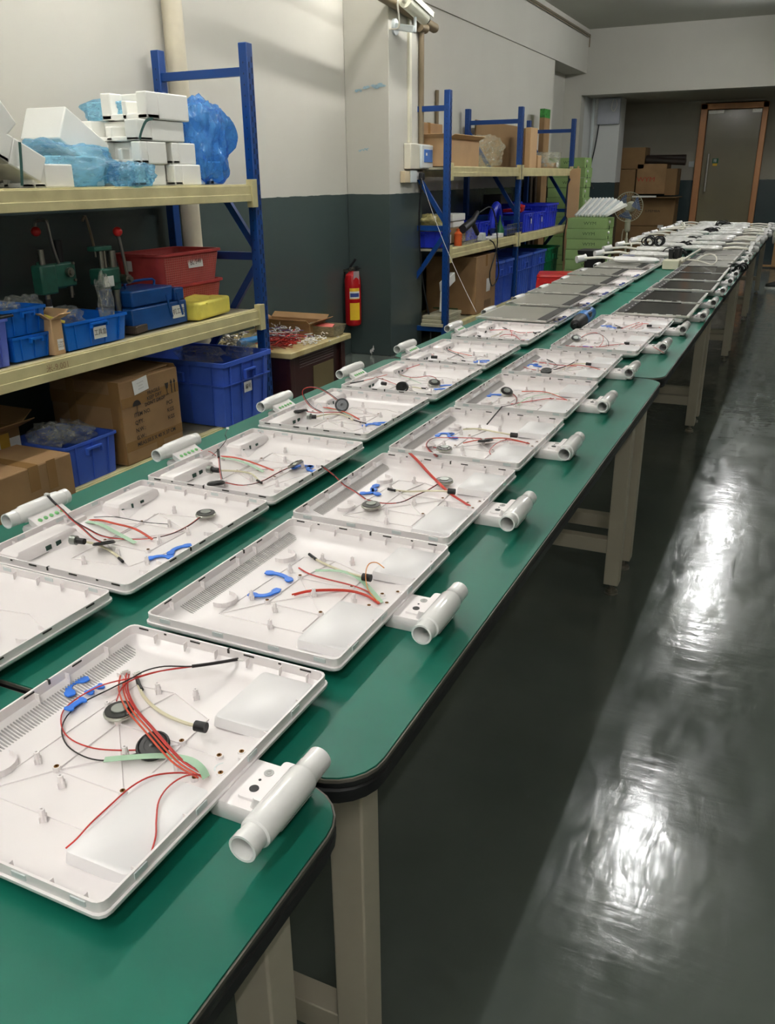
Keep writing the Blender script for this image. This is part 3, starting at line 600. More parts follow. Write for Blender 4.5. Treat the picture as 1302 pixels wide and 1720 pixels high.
# --- L4
o_, s_ = (420, 600), .2765; H = LH[3]
for k_, m_ in ((0, ORW), (.003, REDW)): wire(H, 'lead', offs(P([(440, 303), (520, 318), (600, 345), (662, 378)], o_, s_), 0, k_), .0013, m_)
wire(H, 'cream_cable', P([(400, 362, .772), (480, 345), (560, 348), (625, 382)], o_, s_), .002, CREAM); plug(H, P([(374, 362, .774), (402, 362, .774)], o_, s_), .0055); plug(H, P([(352, 358, .774), (370, 360, .774)], o_, s_), .0085, MAG, 'grey_gland')
wire(H, 'lead', P([(600, 370), (650, 388), (705, 402)], o_, s_), .0017, BLKW); wire(H, 'thin_lead', P([(445, 380), (445, 330, .78), (430, 290, .79), (410, 285, .788), (400, 310, .78)], o_, s_), .0008, WGREY)
obj('ribbon_cable', MB().ribbon(P([(460, 315), (540, 325), (620, 360)], o_, s_), .004), RIB, H, world=True)
sp = thing('speaker_lead', 'pair of speakers, one standing upright showing its cone, fourth housing of the left column', 'speakers', LH[3].location)
speaker(sp, P([(558, 290, .779)], o_, s_)[0], (.3, -.8, .45), False); speaker(sp, P([(308, 325, .785)], o_, s_)[0], (-.15, .15, 1), False)
for k_, m_ in ((0, REDW), (.002, BLKW)):
    wire(sp, 'lead', offs(P([(530, 262, .79), (480, 225, .81), (430, 195, .828), (370, 182, .832), (325, 195, .825), (320, 230, .81), (345, 275, .79), (380, 310, .775), (430, 335)], o_, s_), 0, k_ * 3), .001, m_)
    wire(sp, 'lead', offs(P([(345, 330, .784), (400, 338, .78), (470, 335, .772), (560, 335)], o_, s_), 0, k_), .0009, m_)
bracket(P([(740, 410)], o_, s_)[0], .7, 'left blue clip in the fourth housing of the left column', curv=1.); bracket(P([(800, 395)], o_, s_)[0], .6, 'right blue clip in the fourth housing of the left column', curv=.2)
# --- L5
H = LH[4]
for k_, m_ in ((0, REDW), (.002, ORW)): wire(H, 'lead', offs(P([(1030, 45, .789), (930, 77), (850, 102), (760, 125, .78), (690, 143, .787)], o_, s_), 0, k_), .001, m_)
wire(H, 'sleeve', P([(690, 143, .787), (650, 151, .789), (610, 158, .789)], o_, s_), .002, BLKW); plug(H, P([(800, 158, .772), (826, 162, .772)], o_, s_), .0055); wire(H, 'cream_cable', P([(940, 185), (1000, 182), (1040, 190)], o_, s_), .0018, CREAM); plug(H, P([(1038, 188), (1068, 190)], o_, s_), .0022)
sp = thing('speaker_lead', 'pair of speakers in the fifth housing of the left column', 'speakers', LH[4].location)
speaker(sp, P([(925, 180, .776)], o_, s_)[0], (.25, -.6, .7), False); speaker(sp, P([(1120, 155, .770)], o_, s_)[0], (.2, -.3, 1))
for k_, m_ in ((0, REDW), (.002, BLKW)):
    wire(sp, 'lead', offs(P([(760, 125, .78), (810, 135), (860, 155), (895, 168, .775)], o_, s_), 0, k_), .0009, m_)
    wire(sp, 'lead', offs(P([(895, 100), (950, 118), (1010, 124), (1080, 114, .77), (1125, 125, .772), (1135, 148, .77)], o_, s_), 0, k_), .0009, m_)
wire(sp, 'lead', P([(900, 103), (960, 128), (1040, 160)], o_, s_), .0009, RIB)
bracket(P([(1165, 190)], o_, s_)[0], .6, 'left blue clip in the fifth housing of the left column', curv=.3); bracket(P([(1196, 168)], o_, s_)[0], .6, 'right blue clip in the fifth housing of the left column', curv=.3)
# --- L6
o_, s_ = (600, 500), .4608; H = LH[5]
wire(H, 'lead', P([(378, 169), (320, 177), (262, 182), (230, 192), (240, 205), (278, 216)], o_, s_), .0011, REDW); wire(H, 'sleeve', P([(345, 170), (378, 168)], o_, s_), .0018, BLKW); plug(H, P([(270, 216, .771), (292, 217, .771)], o_, s_), .0055)
wire(H, 'lead', P([(322, 176), (330, 192), (360, 205), (388, 218)], o_, s_), .0014, BLKW); wire(H, 'lead', P([(325, 182), (350, 196), (418, 212)], o_, s_), .0011, ORW); wire(H, 'lead', P([(262, 184), (262, 198), (285, 215)], o_, s_), .001, REDW); plug(H, P([(375, 228), (394, 231)], o_, s_), .002)
bracket(P([(448, 233)], o_, s_)[0], .3, 'left blue clip in the sixth housing of the left column', curv=.3); bracket(P([(460, 228)], o_, s_)[0], .6, 'right blue clip in the sixth housing of the left column', curv=.3)
# --- L7
o_, s_ = (790, 480), .1306; H = LH[6]
wire(H, 'lead', P([(30, 592), (110, 540), (200, 493)], o_, s_), .0016, REDW); wire(H, 'lead', P([(60, 575), (250, 570), (380, 566), (480, 566), (560, 582), (650, 605), (820, 595)], o_, s_), .0013, REDW)
wire(H, 'lead', P([(360, 523), (415, 538), (470, 553)], o_, s_), .0022, BLKW); wire(H, 'lead', P([(503, 488), (480, 505), (455, 528)], o_, s_), .002, BLKW); wire(H, 'lead', P([(512, 570), (535, 610), (530, 645)], o_, s_), .0012, REDW)
wire(H, 'lead', P([(380, 650), (440, 628), (530, 630), (590, 652), (640, 690), (720, 698)], o_, s_), .0013, REDW); plug(H, P([(90, 650), (136, 652)], o_, s_), .004); plug(H, P([(195, 598), (208, 575)], o_, s_), .003)
wire(H, 'cream_cable', P([(270, 655), (360, 620), (420, 575)], o_, s_), .0012, CREAM); plug(H, P([(815, 600), (845, 618)], o_, s_), .003); plug(H, P([(840, 602), (905, 594)], o_, s_), .002)
bracket(P([(725, 695)], o_, s_)[0], .3, 'blue clip in the last open housing of the left column')

# ------------------------------------------------------------------ housings carrying screens, then wrapped arms
def lcd(mdark, cx, cy, label, dark, side, tilt=0.0, group='bare display panels lying on the white housings', hw=.157, hh=.198):
    t = thing('lcd_screen', label, 'screen', (cx, cy, .7885), tilt, group)
    s = 1 if side == 'L' else -1
    obj('panel_frame', MB().box((0, 0, .0045), (hw * 2, hh * 2, .009)), SILV, t, bevel=.001)
    obj('screen_film', MB().box((-s * .012, 0, .0095), (hw * 2 - .05, hh * 2 - .02, .0012)), LCDD if dark else LCDG, t)
    obj('connector_strip', MB().box((s * (hw - .024), .004, .0102), (.04, hh * 2 - .03, .002)), BRN, t)
    m = MB(); rnd = random.Random(int(cy * 100))
    for i in range(4): m.box((rnd.uniform(-hw + .02, hw - .03), -hh + .003, .0105), (rnd.uniform(.01, .05), .007, .0025))
    if dark:
        for i in range(4): m.box((s * (hw - .034), -hh + .07 + i * .08, .011), (.006, .012, .002))
    obj('foil_tape', m, PAPER, t)
    obj('edge_light_bar', MB().box((s * .02, hh - .004, .0108), (hw * 1.2, .006, .003)), BRN, t)
    return t
ORD = ['first', 'second', 'third', 'fourth', 'fifth', 'sixth', 'seventh', 'eighth', 'ninth', 'tenth', 'eleventh', 'twelfth', 'thirteenth', 'fourteenth']
LS = [(-1.085, 3.735), (-1.10, 4.205), (-1.125, 4.66), (-1.12, 5.13), (-1.15, 5.62)]
for i, (x, y) in enumerate(LS):
    place('L', -1.045, y + .055, 'white housing under the %s grey screen of the left column' % ORD[i])
    lcd(None, x, y, '%s grey screen panel of the left column, counted from the camera' % ORD[i].capitalize(), False, 'L')
RS = [(-.54, 4.08), (-.545, 4.53), (-.535, 5.03), (-.545, 5.51), (-.548, 5.94)]
for i, (x, y) in enumerate(RS):
    place('R', -.577, y, 'white housing under the %s dark screen of the right column' % ORD[i])
    lcd(None, x - .012, y, '%s dark screen panel of the right column, counted from the camera' % ORD[i].capitalize(), True, 'R')
CLIPW = mat('cable_white', (222, 218, 205), 0.4)
BAGW = bag_mat('milky_wrap', (228, 228, 224), 0.8, 0.1)
# stray parts under the left screens
for i, (x, y) in enumerate(LS):
    m = MB(); rnd = random.Random(i)
    for k_ in range(3): m.tube([(-.925 + rnd.uniform(-.01, .02), y - .12 + .08 * k_, .772), (-.91, y - .09 + .08 * k_, .778), (-.93, y - .06 + .08 * k_, .773)], .004, 6)
    tag(obj('wire_tuft', m, BLULAB), 'dark blue wire tuft beside the %s grey screen of the left column' % ORD[i], 'wires', 'wire tufts beside the grey screens')
ARM = {}
def arm(x, y, z, side, label, rz, kind=0):
    t = thing('stand_arm', label, 'arm', (x, y, z), rz + (pi if side == 'R' else 0), 'white plastic arms lying on the screens'); t.scale = (1.3, 1.6, 1.5)
    body = MB(); n = 18; l = []
    for i in range(n + 1):
        u = i / n; r = .021 * (0.55 + .45 * sin(pi * min(1, u * 1.6 + .05))) if u < .6 else .021 * (1 - .45 * (u - .6) / .4)
        if i in (0, n): r *= .3
        xx = -.03 + .24 * u; l.append([(xx, r * 1.25 * cos(2 * pi * k_ / 10), .02 + r * .8 * sin(2 * pi * k_ / 10)) for k_ in range(10)])
    body.loft(l); obj('wrapped_sleeve', body, BAGW if kind != 1 else WGLOSS, t)
    obj('inner_arm', MB().tube([(-.02, 0, .02), (.08, 0, .022), (.19, 0, .019)], .013, 10), WGLOSS, t)
    obj('cable', MB().tube([(-.03, 0, .02), (-.09, .012, .026), (-.15, .006, .022), (-.19, -.01, .02)], .0058, 8), CLIPW, t)
    obj('collar', MB().cyl((-.215, -.03, .016), (-.18, .012, .022), .0165, .015, 16).cyl((-.198, .0, .02), (-.188, .03, .03), .008), WGLOSS, t)
    if kind == 1: obj('key_window', MB().box((.05, 0, .0395), (.06, .018, .002)), mat('lilac_grey', (150, 155, 190), 0.4), t, bevel=.003)
    return t
rnd = random.Random(3)
for i in range(12):
    y = 6.10 + .46 * i
    if y > 11.45: break
    place('L', -1.045, y, 'white housing beneath a wrapped arm, left column, %s past the grey screens' % ORD[i])
    lcd(None, -1.09, y, 'Screen panel beneath a wrapped arm, left column, %s past the bare ones' % ORD[i], False, 'L', hh=.19)
    arm(-1.11 + rnd.uniform(-.03, .03), y + .02 + rnd.uniform(-.04, .04), .800, 'L', ('White arm with a lilac-grey key window, nearest in the left column' if i == 0 else 'White wrapped arm, %s in the left column counted from the camera' % ORD[i]), rnd.uniform(-.08, .04), 1 if i == 0 else 0)
    if i in (4, 8): arm(-1.09 + rnd.uniform(-.03, .03), y + .2 + rnd.uniform(-.03, .03), .803, 'L', 'White wrapped arm bridging to the next screen after the %s of the left column' % ORD[i], rnd.uniform(-.12, .1))
for i in range(11):
    y = 6.41 + .46 * i
    place('R', -.577, y, 'white housing beyond the power strip, %s in the right column past the dark screens' % ORD[i])
    lcd(None, -.575, y, 'Screen panel beyond the bare dark ones, right column, %s of its run' % ORD[i], i > 2, 'R', hh=.19)
    if i >= 2:
        arm(-.60 + rnd.uniform(-.03, .03), y + rnd.uniform(-.04, .04), .800, 'R', 'White wrapped arm, %s in the right column counted from the camera' % ORD[i - 2], rnd.uniform(-.06, .1))
        if i in (4, 7): arm(-.62 + rnd.uniform(-.03, .03), y + .2 + rnd.uniform(-.03, .03), .803, 'R', 'White wrapped arm between screens, after the %s arm of the right column' % ORD[i - 2], rnd.uniform(-.1, .1))
# loose white leads, black lead coils, power strip
def loop_lead(name, pts, r, m, label, cat='cable', group=None): return tag(obj(name, MB().tube(pts, r, 8, 0, 4), m), label, cat, group)
o_, s_ = (1000, 360), .232
loop_lead('white_lead', P([(640, 330, .806), (740, 335, .806), (780, 345, .815), (840, 362, .82), (875, 345, .83), (878, 310, .84), (850, 290, .845), (800, 292, .84), (755, 320, .82), (735, 335, .806)], o_, s_), .0045, CLIPW, 'White lead looped on the dark screen beside the power strip')
loop_lead('white_lead', P([(640, 330, .815), (700, 290, .82), (760, 255, .82), (820, 225, .82)], o_, s_), .008, CLIPW, 'Thick white lead running from the power strip towards the far end')
loop_lead('white_lead', P([(250, 250, .80), (262, 225, .84), (250, 200, .86)], o_, s_), .006, CLIPW, 'White lead end sticking up at the outer edge of the left column')
loop_lead('white_lead', P([(610, 120, .80), (640, 95, .85), (625, 68, .88)], o_, s_), .009, CLIPW, 'White stem sticking up at the far end of the left column, left one')
loop_lead('white_lead', P([(620, 130, .80), (650, 95, .85), (640, 64, .89)], o_, s_), .009, CLIPW, 'White stem sticking up at the far end of the left column, right one')
loop_lead('white_lead', P([(1130, 240, .80), (1150, 215, .83), (1180, 195, .84), (1190, 215, .82), (1160, 245, .80)], o_, s_), .005, CLIPW, 'White lead curling over the aisle edge of the right column')
loop_lead('white_lead', [(-.41, 11.5, .80), (-.35, 11.45, .81), (-.318, 11.4, .76), (-.312, 11.42, .66), (-.318, 11.5, .60), (-.33, 11.55, .68), (-.335, 11.56, .73)], .011, CLIPW, 'White lead hanging off the far end of the table row')
ps = thing('power_strip', 'Cream power strip block between the two columns', 'power strip', (-.81, 6.40, .7505))
obj('body', MB().box((0, 0, .032), (.11, .13, .062)).box((.03, .25, .024), (.07, .4, .046), rot=(0, 0, -.06)), mat('cream_plastic', (208, 204, 180), 0.4), ps, bevel=.005)
for x, y in ((-.02, .06), (.01, .12), (.02, .2)): obj('plug', MB().box((x, y, .095), (.035, .03, .07), taper=.7), DARK, ps, bevel=.004)
def coil(c, r, n, m, label, seed, rad=.004, h=.1, vert=True):
    rn = random.Random(seed); pts = []
    mb = MB()
    for k_ in range(n):
        ph = rn.uniform(0, pi); rx = r * rn.uniform(.6, 1.3); ox = rn.uniform(-.05, .05); sl = rn.uniform(-.03, .03); oy = (k_ / n - .5) * max(r * 2.2, .2); q = []
        for i in range(13):
            a = ph + 2 * pi * i / 12; q.append((c[0] + ox + rx * cos(a), c[1] + oy + sl * sin(a) + rn.uniform(-.01, .01), c[2] + h / 2 * (1 + sin(a)) * (.7 + abs(sl) * 12)) if vert else (c[0] + rx * cos(a), c[1] + rx * sin(a), c[2] + k_ * rad * 1.5 + rn.uniform(0, rad)))
        mb.tube(q, rad, 6, 0, 2)
    return tag(obj('cable_coil', mb, RUB), label, 'cable', 'coiled black leads on the tables')
coil((-.86, 7.05, .76), .04, 11, None, 'Black leads spilling over the power strip', 1, h=.09)
coil((-1.09, 7.42, .835), .035, 9, None, 'Small black lead bundle on the left column screens', 2, .005, .07)
coil((-.90, 7.75, .76), .032, 22, None, 'Long upright row of coiled black leads behind the power strip', 3, .004, .09)
coil((-.88, 8.35, .76), .035, 20, None, 'Second row of coiled black leads further along the middle', 4, .004, .09)
coil((-.86, 9.6, .76), .045, 22, None, 'Black lead heap two thirds down the middle', 5, .005, .10)
coil((-.84, 10.7, .76), .05, 22, None, 'Farthest black lead heap in the middle', 6, .005, .12)
coil((-.375, 6.30, .758), .03, 6, None, 'Black lead coil beside a tube at the aisle edge', 7, .006, .05)  # made-up loops standing in for an unidentified round black object
# cordless screwdriver
sd = thing('cordless_screwdriver', 'blue and black cordless screwdriver lying between the columns', 'screwdriver', (-.812, 3.58, .7505), R(3))
obj('nose', MB().lathe([(.004, -.03), (.008, -.03), (.010, -.012), (.021, -.008), (.026, .008), (.027, .05), (.031, .09), (.031, .12)], (0, 0, .032), (0, 1, 0), n=20), RUB, sd)
obj('body', MB().lathe([(.0315, .12), (.033, .14), (.033, .2), (.029, .25), (.027, .29), (.03, .33), (.028, .345), (.001, .35)], (0, 0, .033), (0, 1, 0), n=20), mat('tool_blue', (30, 110, 185), 0.35), sd)
obj('trigger', MB().box((.026, .18, .05), (.014, .05, .02)), RUB, sd, bevel=.003); obj('grip_pad', MB().box((-.0, .25, .06), (.02, .09, .012)), RUB, sd, bevel=.003)

# ------------------------------------------------------------------ storage racks
def rack(label, y_posts, shelves, xf=-2.65, xb=-3.25):
    t = thing('storage_rack', label, 'rack', (0, 0, 0))
    for py in y_posts:
        for x, s in ((xf, 1), (xb, -1)):
            m = MB().span(x - .05 if s > 0 else x, x if s > 0 else x + .05, py, py + .055, 0.0, 2.0)
            u = obj('upright', m, RACKB, t, bevel=.004)
            hm = MB(); z = .1
            while z < 1.95:
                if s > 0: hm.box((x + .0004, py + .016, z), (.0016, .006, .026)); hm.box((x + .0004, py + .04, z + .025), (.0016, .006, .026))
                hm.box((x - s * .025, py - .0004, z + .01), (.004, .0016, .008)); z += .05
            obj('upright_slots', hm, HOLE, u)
        yb = py + .028
        for z in (1.872, .975, .15): obj('crosspiece', MB().rod((xf - .045, yb, z), (xb + .045, yb, z), .03, .04), RACKB, t)
        obj('diagonal_brace', MB().rod((xf - .03, yb - .01, 1.02), (xb + .03, yb - .01, 1.80), .025, .036), RACKB, t); obj('diagonal_brace', MB().rod((xf - .03, yb - .01, .93), (xb + .03, yb - .01, .2), .025, .036), RACKB, t)
    for bay in range(len(y_posts) - 1):
        a, b_ = y_posts[bay] + .057, y_posts[bay + 1] - .002
        for z, hgt in shelves:
            for x in (xf, xb + .05):
                m = MB().span(x - .045, x - .004, a, b_, z - hgt, z).span(x - .045, x + .0, a, b_, z - hgt, z - hgt * .55).span(x - .045, x - .012, a, b_, z - .004, z + .006)
                bm_ = obj('beam', m, BEAM, t, bevel=.002)
                if x == xf:
                    for yy in (a - .012, b_ - .035): obj('end_bracket', MB().span(x - .03, x + .008, yy, yy + .047, z - hgt - .03, z + .03), BEAM, bm_, bevel=.002)
            obj('shelf_deck', MB().span(xb + .03, xf - .047, a + .01, b_ - .01, z - .02, z - .002), DECK, t)
    return t
rack('blue and cream rack nearest the camera, with foam blocks on top', (2.0, 4.01), ((1.335, .078), (.695, .078), (.13, .07)))
rack('blue and cream rack of two bays beyond the pillar', (6.81, 8.77, 10.92), ((1.445, .075), (.808, .078), (.165, .075)))

# ------------------------------------------------------------------ builders for what stands on the racks
def tote(name, label, x1, y0, y1, z0, h, d, m, ribs=5, handle=True, sticker=None, group=None, taper=.93, rz=0, cat='bin'):
    # front face at x1 (towards the aisle), depth d into the rack
    cx, cy = x1 - d / 2, (y0 + y1) / 2; hx, hy = d / 2, (y1 - y0) / 2
    t = thing(name, label, cat, (cx, cy, z0), rz, group); q = .012 if h > .2 else .006
    hx -= q; hy -= q
    w_ = .003; L_ = [(0, taper), (h - .03 if h > .2 else h - .016, .985), (h, 1.0)]
    mb = MB()
    lo = [rr(hx * k_, hy * k_, .012, z, 2) for z, k_ in L_]; li = [rr(hx * k_ - w_, hy * k_ - w_, .010, max(z, .004), 2) for z, k_ in reversed(L_)]
    mb.loft(lo + li)
    rim = MB(); rh = .022 if h > .2 else .011
    rim.loft([rr(hx + q, hy + q, .015, h - rh, 2), rr(hx + q, hy + q, .015, h, 2), rr(hx - .003, hy - .003, .012, h, 2), rr(hx - .003, hy - .003, .012, h - rh, 2)], close=True)
    b2 = h * .62
    rim.loft([rr(hx * .975 + q * .8, hy * .975 + q * .8, .014, b2 + .004, 2), rr(hx * .98 + q * .8, hy * .98 + q * .8, .014, b2 + .010, 2), rr(hx * .9, hy * .9, .012, b2 + .010, 2), rr(hx * .9, hy * .9, .012, b2 + .004, 2)], close=True) if h > .2 else None
    obj('rim', rim, m, t)
    rb = MB()
    for i in range(ribs):
        u = -1 + 2 * (i + .5) / ribs
        for s in (-1, 1):
            rb.rod((s * (hx * taper + q * .4), u * hy * taper * .96, .004), (s * (hx + q * .3), u * hy * .98, h - .012), .006, q * .9, up=(0, 1, 0)); rb.rod((u * hx * taper * .96, s * (hy * taper + q * .4), .004), (u * hx * .98, s * (hy + q * .3), h - .012), q * .9, .006, up=(0, 1, 0))
    mb.add(rb.v, rb.f); obj('body', mb, m, t)
    if handle:
        hw = min(.05, hy * .3)
        hd = MB().span(hx + q * .5, hx + q + .012, -hw, hw, h * .80, h * .80 + .008).span(hx + q * .5, hx + q + .012, -hw, -hw + .006, h * .68, h * .80).span(hx + q * .5, hx + q + .012, hw - .006, hw, h * .68, h * .80); obj('handle', hd, m, t)
        hd = MB().span(-hw, hw, -hy - q - .012, -hy - q * .5, h * .80, h * .80 + .008).span(-hw, -hw + .006, -hy - q - .012, -hy - q * .5, h * .68, h * .80).span(hw - .006, hw, -hy - q - .012, -hy - q * .5, h * .68, h * .80); obj('handle', hd, m, t)
    if sticker:
        yy, zz, sw, sh, tx = sticker
        so = obj('paper_label', MB().box((hx + q + .0035, yy, zz), (.0016, sw, sh)), PAPER, t)
        if tx: text(tx, sh * .55, INK, t, face_mtx((hx + q + .0052, yy, zz), 'X'), xs=.9)
    return t
def carton(label, x1, y0, y1, z0, z1, d, m=None, open_=False, tape=True, group=None, rz=0, name='cardboard_box', cat='box', flaps=.5):
    m = m or CARD; cx, cy = x1 - d / 2, (y0 + y1) / 2; hx, hy, h_ = d / 2, (y1 - y0) / 2, z1 - z0
    t = thing(name, label, cat, (cx, cy, z0), rz, group)
    if not open_:
        mb = MB().box((0, 0, h_ / 2), (2 * hx, 2 * hy, h_)); obj('carton_body', mb, m, t, bevel=.006)
        obj('flap_seam', MB().box((0, 0, h_ + .0004), (2 * hx - .01, .004, .001)), CARDD, t)
        if tape: obj('tape', MB().box((0, 0, h_ + .001), (2 * hx + .003, .05, .001)).box((hx + .001, 0, h_ - .05), (.001, .05, .1)).box((-hx - .001, 0, h_ - .05), (.001, .05, .1)), TAPE, t)
    else:
        w_ = .004; mb = MB().loft([rr(hx, hy, .004, 0, 1), rr(hx, hy, .004, h_, 1), rr(hx - w_, hy - w_, .003, h_, 1), rr(hx - w_, hy - w_, .003, .006, 1)]); obj('carton_body', mb, m, t)
        for s in (-1, 1):
            obj('flap', MB().rod((s * hx, 0, h_), (s * (hx + hx * flaps * .75), 0, h_ + hx * flaps * .35), 2 * hy, .004, up=(0, 0, 1)), m, t)
            obj('flap', MB().rod((0, s * hy, h_), (0, s * (hy + hx * flaps * .6), h_ + hx * flaps * .4), 2 * hx, .004, up=(0, 0, 1)), m, t)
    return t
def foam(label, x1, y0, y1, z0, z1, d, rot=(0, 0, 0), recess=2):
    cx, cy = x1 - d / 2, (y0 + y1) / 2; hx, hy, h_ = d / 2, (y1 - y0) / 2, (z1 - z0)
    t = thing('foam_block', label, 'foam block', (cx, cy, z0 + (h_ / 2)), group='white foam packing blocks on the top shelf', rot=rot); g = .22
    mb = MB().span(-hx, hx, -hy * .45 if recess else -hy, hy, -h_ / 2, h_ / 2)      # solid back, pads left standing on the near face
    if recess: mb.span(-hx, -hx + 2 * hx * g, -hy, -hy * .44, -h_ / 2, h_ / 2).span(hx - 2 * hx * g, hx, -hy, -hy * .44, -h_ / 2, h_ / 2).span(-hx, hx, -hy, -hy * .44, -h_ / 2, -h_ * .28)
    if recess > 1: mb.span(-hx * .1, hx * .12, -hy, -hy * .44, -h_ / 2, h_ * .2)
    obj('foam', mb, FOAM, t, bevel=.006, seg=3)
    return t
def film(name, label, c, size, m, seed, cat='bag', amp=.25, group=None, sub=4, rot=0, parent=None, pw=3.5, peak=0):
    bm = bmesh.new(); bmesh.ops.create_icosphere(bm, subdivisions=sub, radius=1)
    rn = random.Random(seed); off = Vector((rn.random() * 50, rn.random() * 50, 0))
    for v in bm.verts:
        p = v.co.copy(); q = (abs(p.x) ** pw + abs(p.y) ** pw + abs(p.z) ** pw) ** (1 / pw); p = p / q
        pf = Vector((p.x, p.y + p.x * .6, p.z * .45)); n_ = noise.noise(p * 1.5 + off) * amp * .9 + abs(noise.noise(pf * 2.6 + off)) * amp * 1.3 + abs(noise.noise(pf * 6 + off)) * amp * .35
        p = p * (1 + n_ - amp * .25)
        if peak and v.co.z > .2: p.z += peak * (v.co.z - .2) * (1 - abs(v.co.x))
        v.co = Vector((p.x * size[0] / 2, p.y * size[1] / 2, max(p.z * size[2] / 2, -size[2] / 2)))
    me = bpy.data.meshes.new(name); bm.to_mesh(me); bm.free(); me.materials.append(m); me.polygons.foreach_set('use_smooth', [True] * len(me.polygons))
    o = bpy.data.objects.new(name, me); col.objects.link(o); o.location = c; o.rotation_euler = (0, 0, rot)
    if parent: o.parent = parent; return o
    return tag(o, label, cat, group)

# ---- rack 1, top shelf
T1 = 1.341
foam('foam block at the bottom right of the stack, next to the upright blue bag', -2.69, 3.41, 3.61, T1, 1.432, .24)
foam('foam block at the bottom left of the stack, half behind the lying blue bag', -2.71, 3.18, 3.37, T1, 1.431, .24)
foam('foam block on the right in the second layer of the stack', -2.70, 3.42, 3.595, 1.433, 1.526, .24)
foam('foam block on the left in the second layer of the stack', -2.70, 3.20, 3.38, 1.432, 1.526, .24)
foam('long foam block in the third layer of the stack', -2.70, 3.20, 3.52, 1.528, 1.615, .34)
foam('foam block on the very top of the stack', -2.69, 3.26, 3.555, 1.617, 1.728, .26)
foam('low foam block lying flat at the left, beside the lying blue bag', -2.69, 2.56, 2.77, T1, 1.427, .30)
foam('tilted foam block with a green strap, at the left', -2.68, 2.40, 2.62, 1.40, 1.50, .26, rot=(R(-25), 0, 0))
foam('foam block leaning up against the wall, left of the stack', -2.84, 2.86, 3.16, 1.45, 1.59, .2, rot=(R(-28), 0, .1), recess=0)
foam('foam block cut by the left edge of the picture, upper one', -2.68, 2.30, 2.50, 1.49, 1.60, .2, rot=(R(38), 0, 0), recess=0)
foam('pale foam block seen through blue film behind the top of the stack', -2.90, 3.31, 3.47, 1.617, 1.70, .18, recess=0)
foam('foam block cut by the left edge of the picture, lowest one', -2.72, 2.25, 2.42, T1, 1.42, .25)
film('plastic_bag', 'lying blue plastic bag between the foam blocks', (-2.84, 2.86, 1.425), (.26, .52, .165), BAGB, 5, amp=.24, sub=5)
film('plastic_bag', 'small gathered end of blue film hanging over the beam', (-2.69, 3.12, 1.385), (.08, .24, .10), BAGB, 9, amp=.3, sub=4)
foam('foam block inside the lying blue bag', -2.76, 2.72, 3.02, T1, 1.46, .14)
film('plastic_bag', 'tall blue plastic bag standing at the right end of the shelf', (-2.80, 3.76, 1.53), (.24, .38, .37), BAGD, 12, amp=.3, sub=5, peak=.05, pw=2.6)
foam('foam block standing inside the tall blue bag', -2.75, 3.60, 3.72, T1, 1.655, .14)
foam('foam block lying low inside the tall blue bag', -2.75, 3.76, 3.88, T1, 1.45, .14)
film('plastic_bag', 'crumpled deep blue film behind the foam stack top', (-3.0, 3.38, 1.665), (.24, .20, .10), BAGB, 21, amp=.15, sub=4)
STR = mat('green_strap', (40, 84, 76), 0.5)
tag(obj('strap', MB().ribbon([(-2.672, 3.27, 1.617), (-2.669, 3.22, 1.605), (-2.668, 3.18, 1.56), (-2.668, 3.165, 1.53)], .012, .002, up=(1, 0, 0)), STR), 'green strap over the corner of the long foam block', 'strap')
tag(obj('strap', MB().ribbon([(-2.668, 2.50, 1.50), (-2.666, 2.49, 1.43), (-2.663, 2.475, 1.35)], .012, .002, up=(1, 0, 0)), STR), 'green strap hanging from the tilted foam block at the left', 'strap')

# ---- rack 1, middle shelf
T2 = .701
tote('plastic_bin', 'sky blue bin with a white paper label and tools, right of the small carton', -2.70, 2.615, 3.00, T2, .115, .30, TOTE2, 4, sticker=(.0, .055, .075, .05, '工具盒'))
tote('plastic_bin', 'lower sky blue bin of the stack of two', -2.72, 2.36, 2.585, T2, .098, .30, TOTE2, 3)
tote('plastic_bin', 'upper sky blue bin of the stack of two', -2.72, 2.34, 2.56, T2 + .099, .105, .30, TOTE2, 3)
tote('plastic_bin', 'violet blue bin cut by the left edge of the picture', -2.70, 2.10, 2.345, T2, .18, .28, TOTE3, 3)
tag(obj('flat_tool', MB().box((-2.80, 2.27, T2 + .186), (.2, .2, .01)), DARK, bevel=.003), 'dark flat tool lying across the violet blue bin', 'tool')
c = carton('small brown carton with an open lid flap between the blue bins', -2.70, 2.60 - .01 - .045, 2.605, T2, .845, .12, CARDE, open_=True, flaps=1.2)
obj('paper_label', MB().box((.0612, .004, .04), (.001, .03, .045)), PAPER, c); text('T 75863\nB A.I.A\n109453A', .009, INK, c, face_mtx((.0622, .004, .04), 'X'))
tag(obj('yellow_tool', MB().rod((-2.76, 2.56, .86), (-2.70, 2.62, .825), .018, .01), YEL, bevel=.002), 'yellow handle poking out of the small carton', 'tool')
